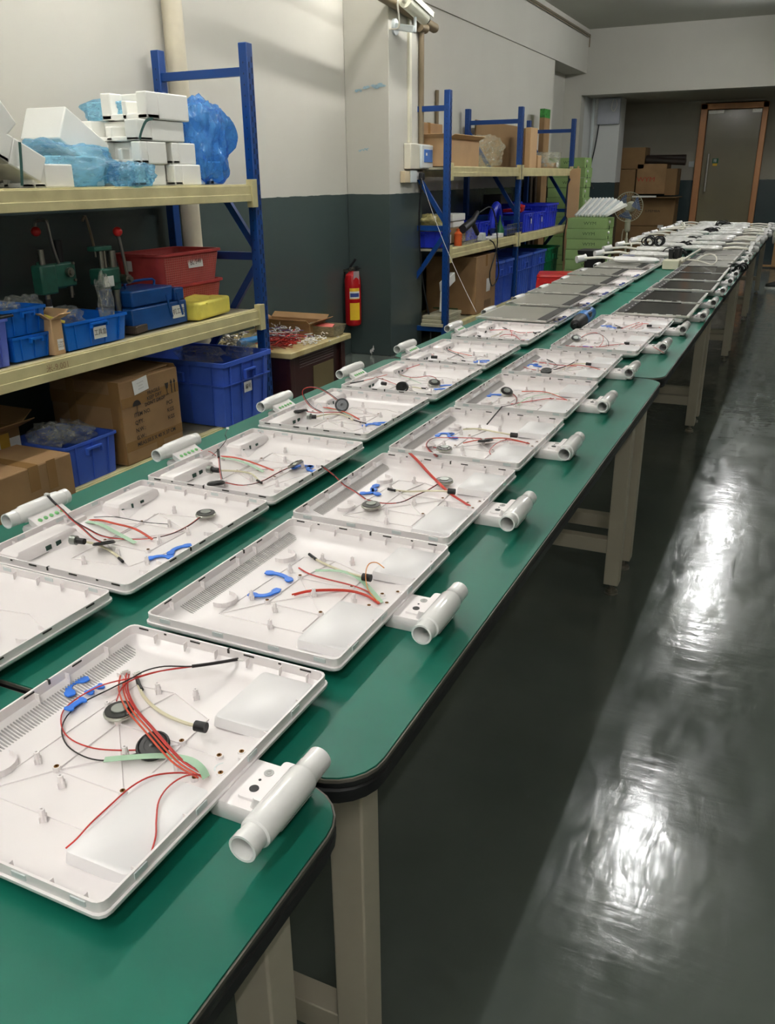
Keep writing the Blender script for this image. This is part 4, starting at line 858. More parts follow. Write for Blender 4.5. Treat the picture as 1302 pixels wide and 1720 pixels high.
# hand presses
def press(label, x, y, k_, lever='bent'):
    t = thing('hand_press', label, 'press', (x, y, T2))
    if lever == 'bent':
        obj('column', MB().cyl((0, 0, .0), (0, 0, .40), .013), STEEL, t)
        obj('column_sleeve', MB().cyl((0, 0, 0.02), (0, 0, .2), .015), DARK, t); obj('paper_label', MB().cyl((0, 0, .11), (0, 0, .17), .0158), PAPER, t)
        obj('cast_head', MB().box((0, -.0, .28), (.06, .085, .12)).box((0, .09, .29), (.045, .14, .10)).box((0, .05, .245), (.03, .12, .02)).cyl((-.03, .02, .22), (-.03, .02, .35), .02), CAST, t, bevel=.008)
        obj('pivot_boss', MB().cyl((.0, .115, .30), (.038, .115, .30), .02).cyl((.038, .115, .30), (.046, .115, .30), .011), STEEL, t)
        for z_ in (.335, .265): obj('bolt', MB().cyl((.02, .145, z_), (.03, .145, z_), .006), STEEL, t)
        obj('ram', MB().cyl((0, .14, .24), (0, .14, .20), .01).cyl((0, .14, .2), (0, .14, .19), .007), STEEL, t)
        obj('lever', MB().tube([(.03, .06, .34), (.03, .04, .42), (.03, .03, .50), (.02, .028, .515), (-.02, .022, .512), (-.03, .02, .49)], .006, 8), STEEL, t); obj('lever_knob', MB().sphere((-.03, .02, .47), .02), RED, t)
        obj('rack_gear', MB().cyl((-.02, .12, .34), (-.02, .12, .43), .015), DARK, t)
    else:
        obj('column', MB().cyl((0, 0, 0), (0, 0, .37), .018), STEEL, t)
        obj('cast_head', MB().box((0, -.06, .265), (.07, .12, .07)).box((0, -.07, .24), (.05, .06, .05)).cyl((0, 0, .20), (0, 0, .30), .027), CAST, t, bevel=.008)
        obj('top_yoke', MB().box((0, -.07, .385), (.045, .11, .02)), CAST, t, bevel=.004); obj('ram', MB().cyl((0, -.07, .26), (0, -.07, .38), .012).cyl((0, -.045, .28), (0, -.045, .38), .006).cyl((0, -.10, .35), (0, -.10, .38), .004), STEEL, t)
        obj('rear_lever', MB().tube([(-.05, -.05, .38), (-.05, -.06, .45), (-.05, -.08, .52), (-.05, -.10, .50)], .006, 8), PIPEB, t)
        obj('pinion', MB().cyl((-.02, .03, .245), (.06, .03, .245), .021).cyl((.055, .03, .245), (.075, .03, .245), .012), STEEL, t)
        obj('lever', MB().tube([(.055, .025, .26), (.05, .02, .34), (.045, .01, .43)], .0075, 8), STEEL, t); obj('lever_knob', MB().sphere((.044, .008, .452), .021), RED, t)
        obj('paper_label', MB().box((.036, -.075, .245), (.002, .06, .045)), PAPER, t)
    return t
press('green hand press with a bent lever, left one on the middle shelf', -2.86, 2.70, 0); press('green hand press with a red ball lever, in front of the blue toolbox', -2.82, 3.07, 0, 'ball')
film('clear_bag', 'clear plastic bag drooping from the right hand press into the labelled bin', (-2.76, 2.93, .87), (.05, .07, .20), BAGC, 31, amp=.3, peak=.1)
film('clear_bag', 'clear plastic bag behind the stack of two blue bins', (-2.90, 2.60, .86), (.10, .14, .13), BAGC, 33, amp=.3)
film('clear_bag', 'clear plastic bag lying in the labelled bin', (-2.84, 2.76, .82), (.14, .14, .08), BAGC, 35, amp=.3)
# toolbox
tb = thing('toolbox', 'blue metal toolbox with folding trays, label at its right end', 'toolbox', (-2.86, 3.28, T2))
obj('box_body', MB().box((0, 0, .055), (.22, .40, .11)), BBOX, tb, bevel=.006); obj('left_tray_lid', MB().box((0, -.03, .15), (.20, .30, .075), taper=.95), BBOX, tb, bevel=.008); obj('right_tray_lid', MB().box((0, .165, .14), (.20, .07, .06)), BBOX, tb, bevel=.006)
for y in (.08, .16):
    for z in (.03,): obj('hinge_link', MB().rod((.113, y, .04), (.113, y - .03, .15), .012, .003, up=(1, 0, 0)), BBOX, tb)
obj('carry_handle', MB().tube([(.0, -.1, .19), (.0, -.09, .215), (.0, .09, .215), (.0, .1, .185)], .006, 8), BBOX, tb)
obj('paper_label', MB().box((.1112, .13, .06), (.002, .09, .06)), PAPER, tb); text('机工箱', .03, INK, tb, face_mtx((.1132, .13, .06), 'X'))
# red baskets
def basket(label, z0, h, m):
    t = thing('mesh_basket', label, 'basket', (-2.98, 3.66, z0), 0, 'dusty red baskets')
    hx, hy = .15, .25; mb = MB().loft([rr(hx * .88, hy * .88, .03, 0, 3), rr(hx, hy, .035, h - .008, 3), rr(hx - .003, hy - .003, .033, h - .008, 3), rr(hx * .88 - .003, hy * .88 - .003, .03, .005, 3)]); obj('body', mb, m, t)
    obj('rim', MB().loft([rr(hx + .012, hy + .012, .04, h - .012, 3), rr(hx + .012, hy + .012, .04, h, 3), rr(hx - .004, hy - .004, .034, h, 3), rr(hx - .004, hy - .004, .034, h - .012, 3)], close=True), REDB, t)
    g = MB()
    for i in range(12):
        z = .02 + i * (h - .045) / 11; kk = .88 + .12 * z / h; g.rod((hx * kk + .001, -hy * kk * .9, z), (hx * kk + .001, hy * kk * .9, z), .0015, .003)
    for i in range(26):
        y = -hy * .86 + i * hy * 1.72 / 25; g.rod((hx * .88 + .002, y * .9, .01), (hx + .0015, y, h - .02), .0015, .003, up=(0, 1, 0))
    obj('side_lattice', g, REDM, t); return t
b1 = basket('lower dusty red basket of the stack of two', T2, .17, REDB); b2 = basket('upper dusty red basket of the stack of two, with a handwritten label', T2 + .155, .17, REDB)
obj('paper_label', MB().box((.146, .03, .115), (.002, .12, .055), rot=(0, R(-5), 0)), PAPER, b2); text('BL·546', .033, INK, b2, face_mtx((.1485, .03, .115), 'X', .08))
obj('paper_label', MB().box((.146, -.02, .08), (.002, .08, .05), rot=(0, R(-5), 0)), PAPER, b1)
obj('paper_label', MB().box((-.06, -.244, .11), (.05, .002, .05)), PAPER, b2)
# yellow pack
yp = thing('yellow_pack', 'yellow foam wrapped pack with a crumpled top, right of the toolbox', 'pack', (-2.79, 3.66, T2), R(8))
obj('pack_body', MB().box((0, 0, .045), (.15, .34, .088)), YEL, yp, bevel=.014, seg=3); obj('top_sheet', MB().box((0, -.05, .094), (.12, .14, .006), rot=(.15, .1, .4)), YEL, yp)
tag(obj('dark_block', MB().box((-2.80, 3.12, T2 + .018), (.12, .12, .036), rot=(0, 0, .2)), mat('grimy_brown', (70, 58, 46), 0.6), bevel=.004), 'grimy brown block between labelled bin and toolbox', 'block')
film('clear_bag', 'clear plastic bag at the right end of the middle shelf', (-2.95, 3.90, T2 + .03), (.10, .12, .06), BAGC, 45, amp=.3)
film('clear_bag', 'clear plastic bag in the upper stacked bin', (-2.86, 2.42, T2 + .2), (.16, .12, .05), BAGC, 46, amp=.3)
# marks on beams
gm = thing('shelf_mark', 'faint handwritten mark on the middle shelf beam', 'mark', (0, 0, 0)); text('米-9.001', .035, mat('faded_pencil', (150, 120, 90), 0.7), gm, face_mtx((-2.6492, 2.50, .668), 'X'))

# ---- rack 1, floor level
BZ = .137
tote('storage_tote', 'big blue tote at the right end of the first rack, small label on its side', -2.60, 3.54, 4.0, BZ + .0, .345, .62, TOTE, 4, sticker=(-.03, .19, .07, .055, '编号'))
cb = carton('large taped carton printed with shipping lines under the first rack', -2.665, 2.84, 3.25, BZ, .525, .42, CARD, tape=False)
tp = MB(); tp.box((.2115, 0, .29), (.001, .40, .045)).box((.2115, 0, .085), (.001, .40, .045)).box((.2115, .03, .05), (.0014, .05, .1)).box((0, -.2055, .30), (.42, .001, .06)).box((0, -.2055, .09), (.42, .001, .05)).box((-.08, -.206, .2), (.05, .001, .38)).box((.18, -.206, .2), (.06, .001, .38))
obj('tape', tp, TAPE, cb)
obj('paper_label', MB().box((.2125, -.065, .352), (.001, .10, .065), rot=(.12, 0, 0)), PAPER, cb); text('▪▪▪▪▪▪\n▪▪▪▪\n▪▪▪▪▪', .014, SLOT, cb, face_mtx((.2135, -.065, .352), 'X', .12))
text('FRAGILE\nKEEP DRY\nDON\'T DROP', .024, INK, cb, face_mtx((.2135, .02, .283), 'X', .06), bold=.0004)
for i, (a_, c_) in enumerate((('ITEM NO.', 'PCS'), ('QTY.', 'KGS'), ('N.W.:', 'KGS'), ('G.W.:', ''))):
    text(a_, .027, INK, cb, face_mtx((.2135, -.13, .222 - i * .036), 'X', .03), align='LEFT', bold=.0004)
    if c_: text(c_, .027, INK, cb, face_mtx((.2135, .10, .228 - i * .036), 'X', .03), align='LEFT', bold=.0004)
text('MEAS:50.5 X 40 X 37 CM', .026, INK, cb, face_mtx((.2135, -.13, .083), 'X', .03), align='LEFT', bold=.0004)
gl = MB()   # umbrella, glass and this-way-up marks
for i in range(8):
    a0, a1 = pi * i / 8, pi * (i + 1) / 8; gl.add([(.2135, -.105, .265), (.2135, -.105 + .028 * cos(a0), .265 + .026 * sin(a0)), (.2135, -.105 + .028 * cos(a1), .265 + .026 * sin(a1))], [(0, 1, 2)])
gl.box((.2135, -.105, .25), (.0004, .003, .035))
gl.add([(.2135, .10, .325), (.2135, .128, .325), (.2135, .121, .298), (.2135, .107, .298)], [(0, 1, 2, 3)]); gl.box((.2135, .114, .285), (.0004, .003, .03)); gl.box((.2135, .114, .27), (.0004, .022, .003))
for y in (.148, .172):
    gl.box((.2135, y, .295), (.0004, .006, .05)); gl.add([(.2135, y - .009, .318), (.2135, y + .009, .318), (.2135, y, .338)], [(0, 1, 2)])
obj('shipping_symbols', gl, INK, cb)
obj('raised_flap', MB().box((.02, .19, .393), (.38, .002, .03), rot=(.5, 0, .0)).box((-.02, .05, .392), (.4, .25, .003), rot=(.05, .0, 0)), CARDD, cb)
tote('storage_tote', 'lower blue tote holding plastic bags, left of the printed carton', -2.665, 2.485, 2.80, BZ, .185, .34, TOTE, 3)
film('clear_bag', 'clear bag heap in the lower blue tote, left part', (-2.86, 2.60, .33), (.16, .14, .10), BAGC, 51, amp=.35); film('clear_bag', 'clear bag heap in the lower blue tote, right part', (-2.84, 2.71, .32), (.18, .12, .08), BAGC, 52, amp=.35)
c3 = carton('closed brown carton at the left edge, tape down its front corner', -2.58, 2.03, 2.43, BZ - .0, .335, .30, CARD)
obj('tape_corner', MB().box((.1512, .09, .14), (.001, .045, .12)), TAPE, c3)
c4 = carton('open carton with torn flaps behind the closed one', -2.90, 2.24, 2.475, BZ, .40, .24, CARDD, open_=True, flaps=1.1)
obj('paper_label', MB().box((.122, .05, .2), (.001, .12, .05)), PAPER, c4); obj('yellow_tape', MB().box((.1225, .03, .22), (.001, .05, .06)), mat('yellow_tape', (200, 160, 60), .3), c4)
film('clear_bag', 'clear bags in the big blue tote, left', (-2.95, 3.80, .46), (.24, .16, .08), BAGC, 55, amp=.3); film('clear_bag', 'clear bags in the big blue tote, right', (-2.80, 4.0, .46), (.16, .12, .09), BAGC, 56, amp=.3)

# ---- corner cabinet, its load and the extinguisher
ct = thing('side_cabinet', 'low dark red cabinet with a cream marble top in the corner', 'cabinet', (-2.95, 4.58, 0))
obj('marble_top', MB().box((0, 0, .402), (.70, .76, .036)), STONE, ct, bevel=.006); obj('cabinet_body', MB().box((-.01, .0, .192), (.62, .68, .384)), REDWOOD, ct, bevel=.004)
for y in (-.32, .32): obj('corner_post', MB().box((.305, y, .19), (.03, .05, .38)), REDWOOD, ct, bevel=.003)
vh = MB()
for r_ in range(5):
    for i in range(26): vh.box((.3012, -.2 + i * .0165, .365 - r_ * .016), (.001, .009, .004))
obj('vent_holes', vh, mat('pale_perforation', (150, 140, 140), .6), ct); obj('fawn_panel', MB().box((.3015, .08, .15), (.004, .26, .26)), mat('fawn_board', (120, 105, 70), .6), ct)
CT = .4215
ex = carton('open topped cardboard tray at the back of the marble top', -2.70, 4.72, 4.93, CT, .50, .42, CARD, open_=True, flaps=.35)
ex.location.x = -2.98
tr = tag(obj('parts_tray', MB().loft([rr(.10, .07, .01, 0, 2), rr(.12, .085, .01, .065, 2), rr(.117, .082, .01, .065, 2), rr(.097, .067, .01, .003, 2)]), bag_mat('smoky_plastic', (150, 140, 115), .75)), 'smoky plastic tray with a red sheet on the marble top', 'tray'); tr.location = (-2.73, 4.84, CT)
tag(obj('folded_sheet', MB().box((-2.73, 4.83, CT + .06), (.12, .1, .006), rot=(.1, .1, .3)), mat('pink_sheet', (210, 110, 100), .6)), 'red and white sheet in the smoky tray', 'sheet')
def tangle(name, label, c, sz, n, r, m, seed, L_=.12, cat='wires', flat=.6):
    rn = random.Random(seed); mb = MB()
    for i in range(n):
        p = Vector((rn.gauss(0, .33) * sz[0], rn.gauss(0, .33) * sz[1], abs(rn.gauss(.25, .3)) * sz[2])); d = Vector((rn.uniform(-1, 1), rn.uniform(-1, 1), rn.uniform(-.3, .5) * flat)).normalized() * L_
        q = [p - d * .5, p + Vector((rn.uniform(-1, 1), rn.uniform(-1, 1), rn.uniform(0, .6))) * L_ * .15, p + d * .5]
        q = [Vector((v.x, v.y, max(v.z, r))) for v in q]; mb.tube([Vector(c) + v for v in q], r, 5, rn.randrange(len(m)), 2)
    return tag(obj(name, mb, m), label, cat, kind='stuff')
tangle('wire_pile', 'heap of tangled leads with white tips on the marble top', (-2.90, 4.55, CT), (.22, .22, .09), 260, .003, [PAPER, SILV, WGREY, STEEL, mat('violet_wire', (90, 70, 120), .4)], 3, .05)
tangle('wire_bundle', 'red wire bundle in front of the white tipped leads', (-2.79, 4.42, CT), (.10, .22, .07), 90, .0025, [REDW, mat('dark_red_wire', (130, 30, 25), .4)], 5, .14, flat=.3)
tangle('tip_pile', 'white plug tips at the near edge of the marble top', (-2.68, 4.58, CT), (.10, .22, .04), 90, .003, [PAPER], 8, .02)
tangle('silver_pile', 'small bag of silver parts beside the rack post', (-3.08, 4.32, CT), (.12, .10, .10), 90, .004, [SILV, STEEL, PAPER], 6, .03)
bt = thing('rotary_tool', 'bright blue corded tool lying behind the rack post', 'tool', (-2.96, 4.30, CT)); obj('body', MB().cyl((0, -.06, .03), (0, .10, .028), .028, .02).cyl((0, -.1, .03), (0, -.06, .03), .018, .028), mat('tool_cyan', (10, 110, 170), .4), bt); obj('cap', MB().cyl((.02, .13, .02), (.03, .17, .02), .02), MATS['tool_cyan'], bt)
fe = thing('fire_extinguisher', 'red fire extinguisher hanging in the corner by the pillar', 'fire extinguisher', (-3.225, 6.2, .25))
obj('cylinder', MB().lathe([(.05, 0), (.062, .01), (.065, .03), (.065, .36), (.055, .40), (.025, .425), (.02, .43)], n=28), mat('extinguisher_red', (170, 16, 22), .25), fe)
obj('valve', MB().cyl((0, 0, .42), (0, 0, .455), .018).box((.02, -.01, .45), (.03, .02, .02)), STEEL, fe); obj('gauge', MB().cyl((.0, -.02, .445), (.0, -.035, .445), .014), STEEL, fe)
obj('lever_handle', MB().rod((-.02, 0, .455), (.03, 0, .52), .016, .012).rod((.03, 0, .44), (.07, 0, .45), .014, .01).rod((-.03, 0, .45), (.05, 0, .462), .014, .01), DARK, fe); obj('hose', MB().tube([(-.02, 0, .44), (-.07, 0, .42), (-.09, 0, .3), (-.085, 0, .12), (-.08, 0, .05)], .009, 8), RUB, fe)
lb = MB(); lb2 = MB(); 
def arc_label(mb, a0, a1, z0, z1, r):
    P0 = [(r * cos(a0 + (a1 - a0) * i / 8), r * sin(a0 + (a1 - a0) * i / 8)) for i in range(9)]
    for p, q in zip(P0, P0[1:]): mb.add([(p[0], p[1], z0), (q[0], q[1], z0), (q[0], q[1], z1), (p[0], p[1], z1)], [(0, 1, 2, 3)])
arc_label(lb, -1.5, -.2, .05, .30, .0658); obj('yellow_label', lb, YELL, fe); arc_label(lb2, -1.5, -.2, .22, .275, .0663); obj('white_band', lb2, PAPER, fe); lb3 = MB(); arc_label(lb3, -1.42, -.3, .232, .262, .0668); obj('blue_band', lb3, BLULAB, fe); lb4 = MB(); arc_label(lb4, -1.5, -.2, .185, .215, .0664); obj('red_band', lb4, MATS['extinguisher_red'], fe)
obj('inspection_tag', MB().box((.05, -.03, .38), (.002, .05, .1), rot=(0, 0, -.6)), mat('dull_tag', (150, 130, 130), .6), fe)
obj('wall_hook', MB().span(-.075, -.03, -.01, .01, .42, .44), STEEL, fe)

# ---- pillar fittings
PX = -2.93
ob = thing('pillar_marks', 'blue scuff marks and chipped paint on the pillar face', 'marks', (0, 0, 0))
BL = mat('blue_scuff', (150, 178, 190), .8, var=.1, vscale=90); m = MB(); rn = random.Random(4)
def blotch(m, cx, cz, w_, h_, n=14, y=6.289):
    for i in range(n):
        u = rn.uniform(-1, 1); a = rn.uniform(.1, .35) * w_ * .4; b_ = rn.uniform(.2, .5) * h_ * .5; x_ = cx + u * w_ / 2; z_ = cz + u * h_ * .35 + rn.uniform(-.2, .2) * h_
        m.add([(x_ + a * cos(2 * pi * k_ / 7) * rn.uniform(.6, 1.2), y - .0004 * i, z_ + b_ * sin(2 * pi * k_ / 7) * rn.uniform(.6, 1.2)) for k_ in range(7)], [tuple(range(7))])
blotch(m, -3.10, 1.99, .24, .05, 18); blotch(m, -3.155, 1.565, .10, .03, 10); obj('blue_scuff', m, BL, ob)
m = MB(); blotch(m, -3.10, .05, .06, .10, 7); obj('bare_plaster', m, PAPER, ob)
eb = thing('breaker_box', 'white breaker box with a blue window on the pillar side', 'breaker box', (PX, 6.76, 1.43))
obj('back_box', MB().span(.001, .06, -.21, .20, 0, .185), mat('aged_white', (214, 210, 192), .4), eb, bevel=.006); obj('cover', MB().span(.06, .085, -.04, .195, .005, .18), WGREY, eb, bevel=.008)
obj('blue_window', MB().span(.085, .089, .0, .17, .05, .145), mat('window_blue', (60, 120, 200), .15), eb, bevel=.003); obj('sticker_dot', MB().span(.089, .0905, .03, .055, .1, .12), PAPER, eb)
sk = thing('wall_socket', 'double wall socket below the breaker box', 'socket', (PX, 6.66, 1.33)); obj('back_box', MB().span(.001, .045, -.18, .03, 0, .085), mat('sandy_plastic', (196, 180, 150), .5), sk, bevel=.003); obj('face_plate', MB().span(.045, .055, -.09, .03, .0, .088), WGREY, sk, bevel=.003); obj('second_plate', MB().span(.001, .035, .05, .19, .02, .08), PAPER, sk, bevel=.003)
loop_lead('power_lead', [(PX + .06, 6.74, 1.37), (PX + .07, 6.74, 1.30), (PX + .045, 6.76, 1.1), (PX + .035, 6.80, .8), (PX + .05, 6.85, .5), (PX + .09, 6.9, .2), (PX + .12, 6.85, .01)], .007, RUB, 'black power lead hanging down the pillar side')
tag(obj('power_plug', MB().box((PX + .075, 6.74, 1.375), (.04, .045, .055)), DARK, bevel=.008), 'black plug in the wall socket', 'plug')
gA, gB = Vector((PX + .04, 6.80, 1.38)), at(800, 524, .79)
loop_lead('grey_lead', [gA.lerp(gB, u) + Vector((0, 0, -.22 * u * (1 - u))) for u in (0, .15, .3, .45, .6, .75, .9, 1)], .0016, SLOT, 'thin grey lead slung from the socket to the table edge')
tag(obj('brown_conduit', MB().cyl((PX + .025, 6.84, 2.45), (PX + .025, 6.84, 1.62), .022).tube([(PX + .02, 6.86, 1.44), (PX + .02, 6.86, 1.30), (PX + .03, 6.90, 1.265), (PX + .035, 6.97, 1.26)], .018, 10), PIPEB), 'brown conduit pipe running down the pillar side', 'pipe')
tag(obj('white_conduit', MB().span(PX, PX + .022, 6.62, 6.665, 1.62, 2.52), mat('conduit_white', (222, 218, 196), .3), bevel=.003), 'white conduit strip running down the pillar side', 'conduit')
tag(obj('brown_pipe', MB().cyl((PX + .03, 5.0, 2.62), (PX + .03, 7.1, 2.47), .035).cyl((PX + .03, 6.78, 2.44), (PX + .03, 6.90, 2.44), .036).cyl((PX + .03, 6.9, 2.47), (PX + .03, 7.08, 2.46), .028), PIPEB), 'brown pipe running diagonally past the pillar top', 'pipe')
cm = thing('security_camera', 'white bullet security camera on an arm at the pillar top', 'camera', (PX, 6.62, 2.40))
obj('wall_plate', MB().cyl((.0, -.23, -.01), (.015, -.23, -.01), .055), WGREY, cm); obj('bracket_arm', MB().rod((.015, -.23, -.01), (.17, -.24, -.04), .04, .045).rod((.17, -.24, -.06), (.17, -.24, .05), .02, .02), WGREY, cm, bevel=.006)
CW = mat('camera_white', (225, 224, 205), .3)
obj('camera_body', MB().cyl((.17, -.42, .115), (.17, -.07, .055), .046, .046, 20), CW, cm); obj('sunshield', MB().rod((.17, -.43, .168), (.17, .0, .092), .11, .008).rod((.223, -.43, .15), (.223, -.02, .078), .005, .04), CW, cm, bevel=.003)
obj('lens_window', MB().cyl((.17, -.07, .055), (.17, -.045, .05), .042, .038, 20), mat('lens_dark', (20, 24, 40), .1), cm); obj('rear_gland', MB().cyl((.17, -.42, .115), (.17, -.47, .125), .02), CW, cm); obj('lead', MB().tube([(.17, -.46, .12), (.15, -.5, .10), (.14, -.46, .02), (.12, -.42, -.05), (.02, -.36, -.04)], .006, 8), CLIPW, cm)
tag(obj('drain_pipe', MB().cyl((-3.23, 4.20, .0), (-3.23, 4.20, ZC), .055, n=24).cyl((-3.23, 4.20, 1.27), (-3.23, 4.20, 1.33), .061, n=24), PIPE), 'vertical cream drain pipe on the wall behind the first rack', 'pipe')
tag(obj('thin_pipe', MB().cyl((-3.28, 8.1, 1.5), (-3.28, 8.1, 2.12), .018), PIPEB), 'thin grey pipe on the wall behind the second rack', 'pipe')
tag(obj('ceiling_pipes', MB().cyl((-3.25, 7.0, 3.28), (-3.25, 13.95, 3.28), .007).cyl((-3.25, 7.0, 3.25), (-3.25, 13.95, 3.25), .007).cyl((-3.25, 13.93, 3.28), (-3.25, 13.93, 3.12), .008), PIPEB), 'twin thin pipes along the top of the beam', 'pipe')

# ---- rack 2, top shelf
S2 = 1.452
c = carton('open topped carton, its flaps bent out, on the second rack top shelf', -2.72, 6.98, 7.72, S2, 1.665, .30, CARDE, open_=True, flaps=.5)
carton('tall brown carton behind the open topped one, at the pillar end', -3.03, 7.0, 7.62, S2, 1.80, .16, CARD)
film('clear_bag', 'big crinkled clear bag right of the open carton', (-2.86, 8.22, 1.59), (.26, .74, .27), bag_mat('gold_tinted_film', (232, 228, 208), .22, .05), 61, amp=.22, sub=5)
tag(obj('flat_board', MB().box((-3.17, 9.57, 1.68), (.02, 1.4, .45)), CARDD, bevel=.003), 'wide dark cardboard sheet leaning at the back of the second rack', 'cardboard sheet')
tag(obj('card_column', MB().box((-2.83, 9.72, 1.655), (.06, .26, .40)), CARDE, bevel=.004), 'upright tan cardboard column right of the rack post', 'cardboard')
tag(obj('card_column', MB().box((-2.83, 9.95, 1.52), (.08, .14, .13)), CARDE, bevel=.004), 'short tan cardboard block in front of the dark upright one', 'cardboard')
tag(obj('card_column', MB().box((-2.98, 10.05, 1.66), (.05, .22, .41)), CARDD, bevel=.004), 'dark upright cardboard piece behind the tan ones', 'cardboard')
gt = thing('tall_carton_strip', 'tall narrow cardboard strip with a green printed top', 'cardboard', (-3.13, 11.3, 0)); obj('strip', MB().box((0, 0, 1.02), (.06, .26, 2.04)), CARD, gt); obj('green_top', MB().box((0, 0, 2.09), (.06, .26, .10)), mat('green_print', (50, 130, 50), .5, var=.5, vscale=30), gt)
gt.children[1].location.z = 0
jar = thing('wrapped_jar', 'clear film wrapped stack of glassware near the rack end', 'jar', (-2.82, 10.40, S2)); obj('glass', MB().lathe([(.14, 0), (.15, .02), (.15, .075), (.14, .085), (.15, .1), (.155, .17), (.145, .175), (.14, .1), (.14, .02)], n=24), BAGC, jar); obj('contents', MB().cyl((0, 0, .005), (0, 0, .06), .11), CARDE, jar); obj('paper_label', MB().box((.13, -.05, .04), (.002, .09, .05)), PAPER, jar)
# ---- rack 2, middle shelf
S3 = .815
tote('plastic_bin', 'small blue bin with a label at the pillar end', -2.74, 6.88, 7.13, S3, .13, .3, TOTE4, 3, sticker=(.06, .06, .09, .07, None))
film('clear_bag', 'yellowish clear bag above the small blue bin', (-2.92, 7.05, 1.0), (.2, .3, .14), bag_mat('yellowish_film', (200, 190, 130), .6), 71, amp=.3); 
tag(obj('foam_tray', MB().box((-2.95, 7.60, 1.03), (.2, .32, .06)).box((-2.95, 7.62, .97), (.18, .28, .05)), FOAM, bevel=.006), 'white foam tray stacked behind the black hot air gun', 'foam')
tag(obj('cardboard_pad', MB().box((-2.95, 7.55, .88), (.22, .4, .125)), CARDD, bevel=.004), 'brown carton under the white foam tray', 'box')
tote('plastic_bin', 'blue bin behind the black tool, left one of a pair', -2.83, 7.70, 8.10, S3, .15, .3, TOTE4, 3); tote('plastic_bin', 'blue bin behind the black tool, right one of a pair', -2.83, 8.12, 8.42, S3, .15, .3, TOTE4, 3)
tote('plastic_bin', 'wide blue bin at the back with red pieces on it', -2.90, 9.0, 9.62, S3, .17, .32, TOTE4, 4); tote('plastic_bin', 'blue bin with a white mark, left of the pair beyond the middle post', -2.69, 9.12, 9.52, S3, .19, .25, TOTE4, 4, sticker=(.05, .11, .03, .06, None)); tote('plastic_bin', 'blue bin with a white mark, right of the pair beyond the middle post', -2.69, 9.54, 9.95, S3, .19, .25, TOTE4, 4, sticker=(.05, .11, .03, .06, None))
tote('storage_tote', 'tall blue tote at the far end of the second rack shelf', -2.70, 10.02, 10.58, S3, .26, .45, TOTE4, 5); tote('storage_tote', 'tall blue tote at the back behind the marked bins', -2.97, 9.65, 9.98, S3, .29, .22, TOTE4, 6)
tag(obj('blue_cloth', MB().tube([(-2.86, 8.52, .86), (-2.86, 8.56, 1.0), (-2.85, 8.66, 1.1), (-2.86, 8.76, 1.02), (-2.86, 8.84, .87)], .04, 10), TOTE4), 'bundled blue cloth between the bins', 'cloth')
tag(obj('red_pieces', MB().box((-2.8, 9.05, 1.04), (.12, .3, .03)).box((-2.78, 9.2, 1.06), (.1, .1, .06), rot=(.2, .3, 0)), RED, bevel=.005), 'red plastic pieces on the wide blue bin', 'parts')
wb = thing('wire_basket', 'small wire basket of parts on the second rack', 'basket', (-2.76, 8.70, S3)); g = MB()
for i in range(9): g.rod((.1, -.25 + i * .06, .0), (.1, -.25 + i * .06, .11), .006, .006)
for z in (.02, .06, .11): g.rod((.1, -.26, z), (.1, .24, z), .006, .006); g.rod((-.1, -.26, z), (-.1, .24, z), .006, .006)
obj('wires', g, STEEL, wb); obj('contents', MB().box((0, 0, .04), (.18, .46, .07)), MATS['blue_label'], wb, bevel=.01)
hg = thing('heat_gun', 'black tool hanging over the shelf edge with its lead looped', 'tool', (-2.66, 7.35, .98)); hg.scale = (1, .85, 1); obj('body', MB().cyl((0, -.2, -.03), (0, .10, .03), .036, .03).cyl((0, .1, .03), (-.02, .3, .09), .025, .02), DARK, hg); obj('grip', MB().rod((0, .08, .02), (.02, .2, -.09), .03, .04), DARK, hg, bevel=.01)
obj('lead', MB().tube([(0, .3, .09), (0, .6, .13), (0, .78, .08), (.03, .80, -.1), (.03, .82, -.25), (.03, .60, -.45), (.03, .68, -.58), (.03, .85, -.55), (.03, .92, -.45), (.03, .75, -.22), (.02, .6, -.16)], .006, 8), RUB, hg)
tag(obj('orange_bottle', MB().lathe([(.035, 0), (.035, .1), (.015, .12), (.015, .14)], (-2.70, 7.18, S3)), mat('amber_plastic', (200, 90, 40), .3)), 'orange bottle beside the rack post', 'bottle')
tag(obj('orange_reel', MB().cyl((-2.78, 7.18 - .02, S3 + .03), (-2.70, 7.18 - .02, S3 + .03), .03), MATS['amber_plastic']), 'orange reel lying by the small blue bin', 'reel') if False else None
film('clear_bag', 'grey clear bag at the front of the second rack shelf', (-2.74, 7.50, S3 + .065), (.12, .26, .13), BAGC, 74, amp=.3)
tag(obj('measuring_tape', MB().box((-2.72, 7.85, S3 + .035), (.06, .1, .07)), WGREY, bevel=.01), 'white square device beside the black tool', 'device')
tag(obj('green_bottle', MB().lathe([(.04, 0), (.045, .06), (.02, .12), (.008, .16), (.008, .2)], (-2.74, 8.45, S3)), mat('green_glass', (40, 110, 70), .3)), 'small green bottle with a thin spout', 'bottle')
tag(obj('white_scatter', MB().box((-2.72, 8.1, S3 + .01), (.1, .3, .02)).box((-2.71, 8.3, S3 + .02), (.08, .12, .04)), PAPER, bevel=.004), 'white flat papers at the shelf front', 'papers')
tag(obj('dark_equipment', MB().box((-3.05, 9.3, S3 + .33), (.2, .4, .1)), DARK, bevel=.01), 'black equipment case on top of the rear tote', 'case')
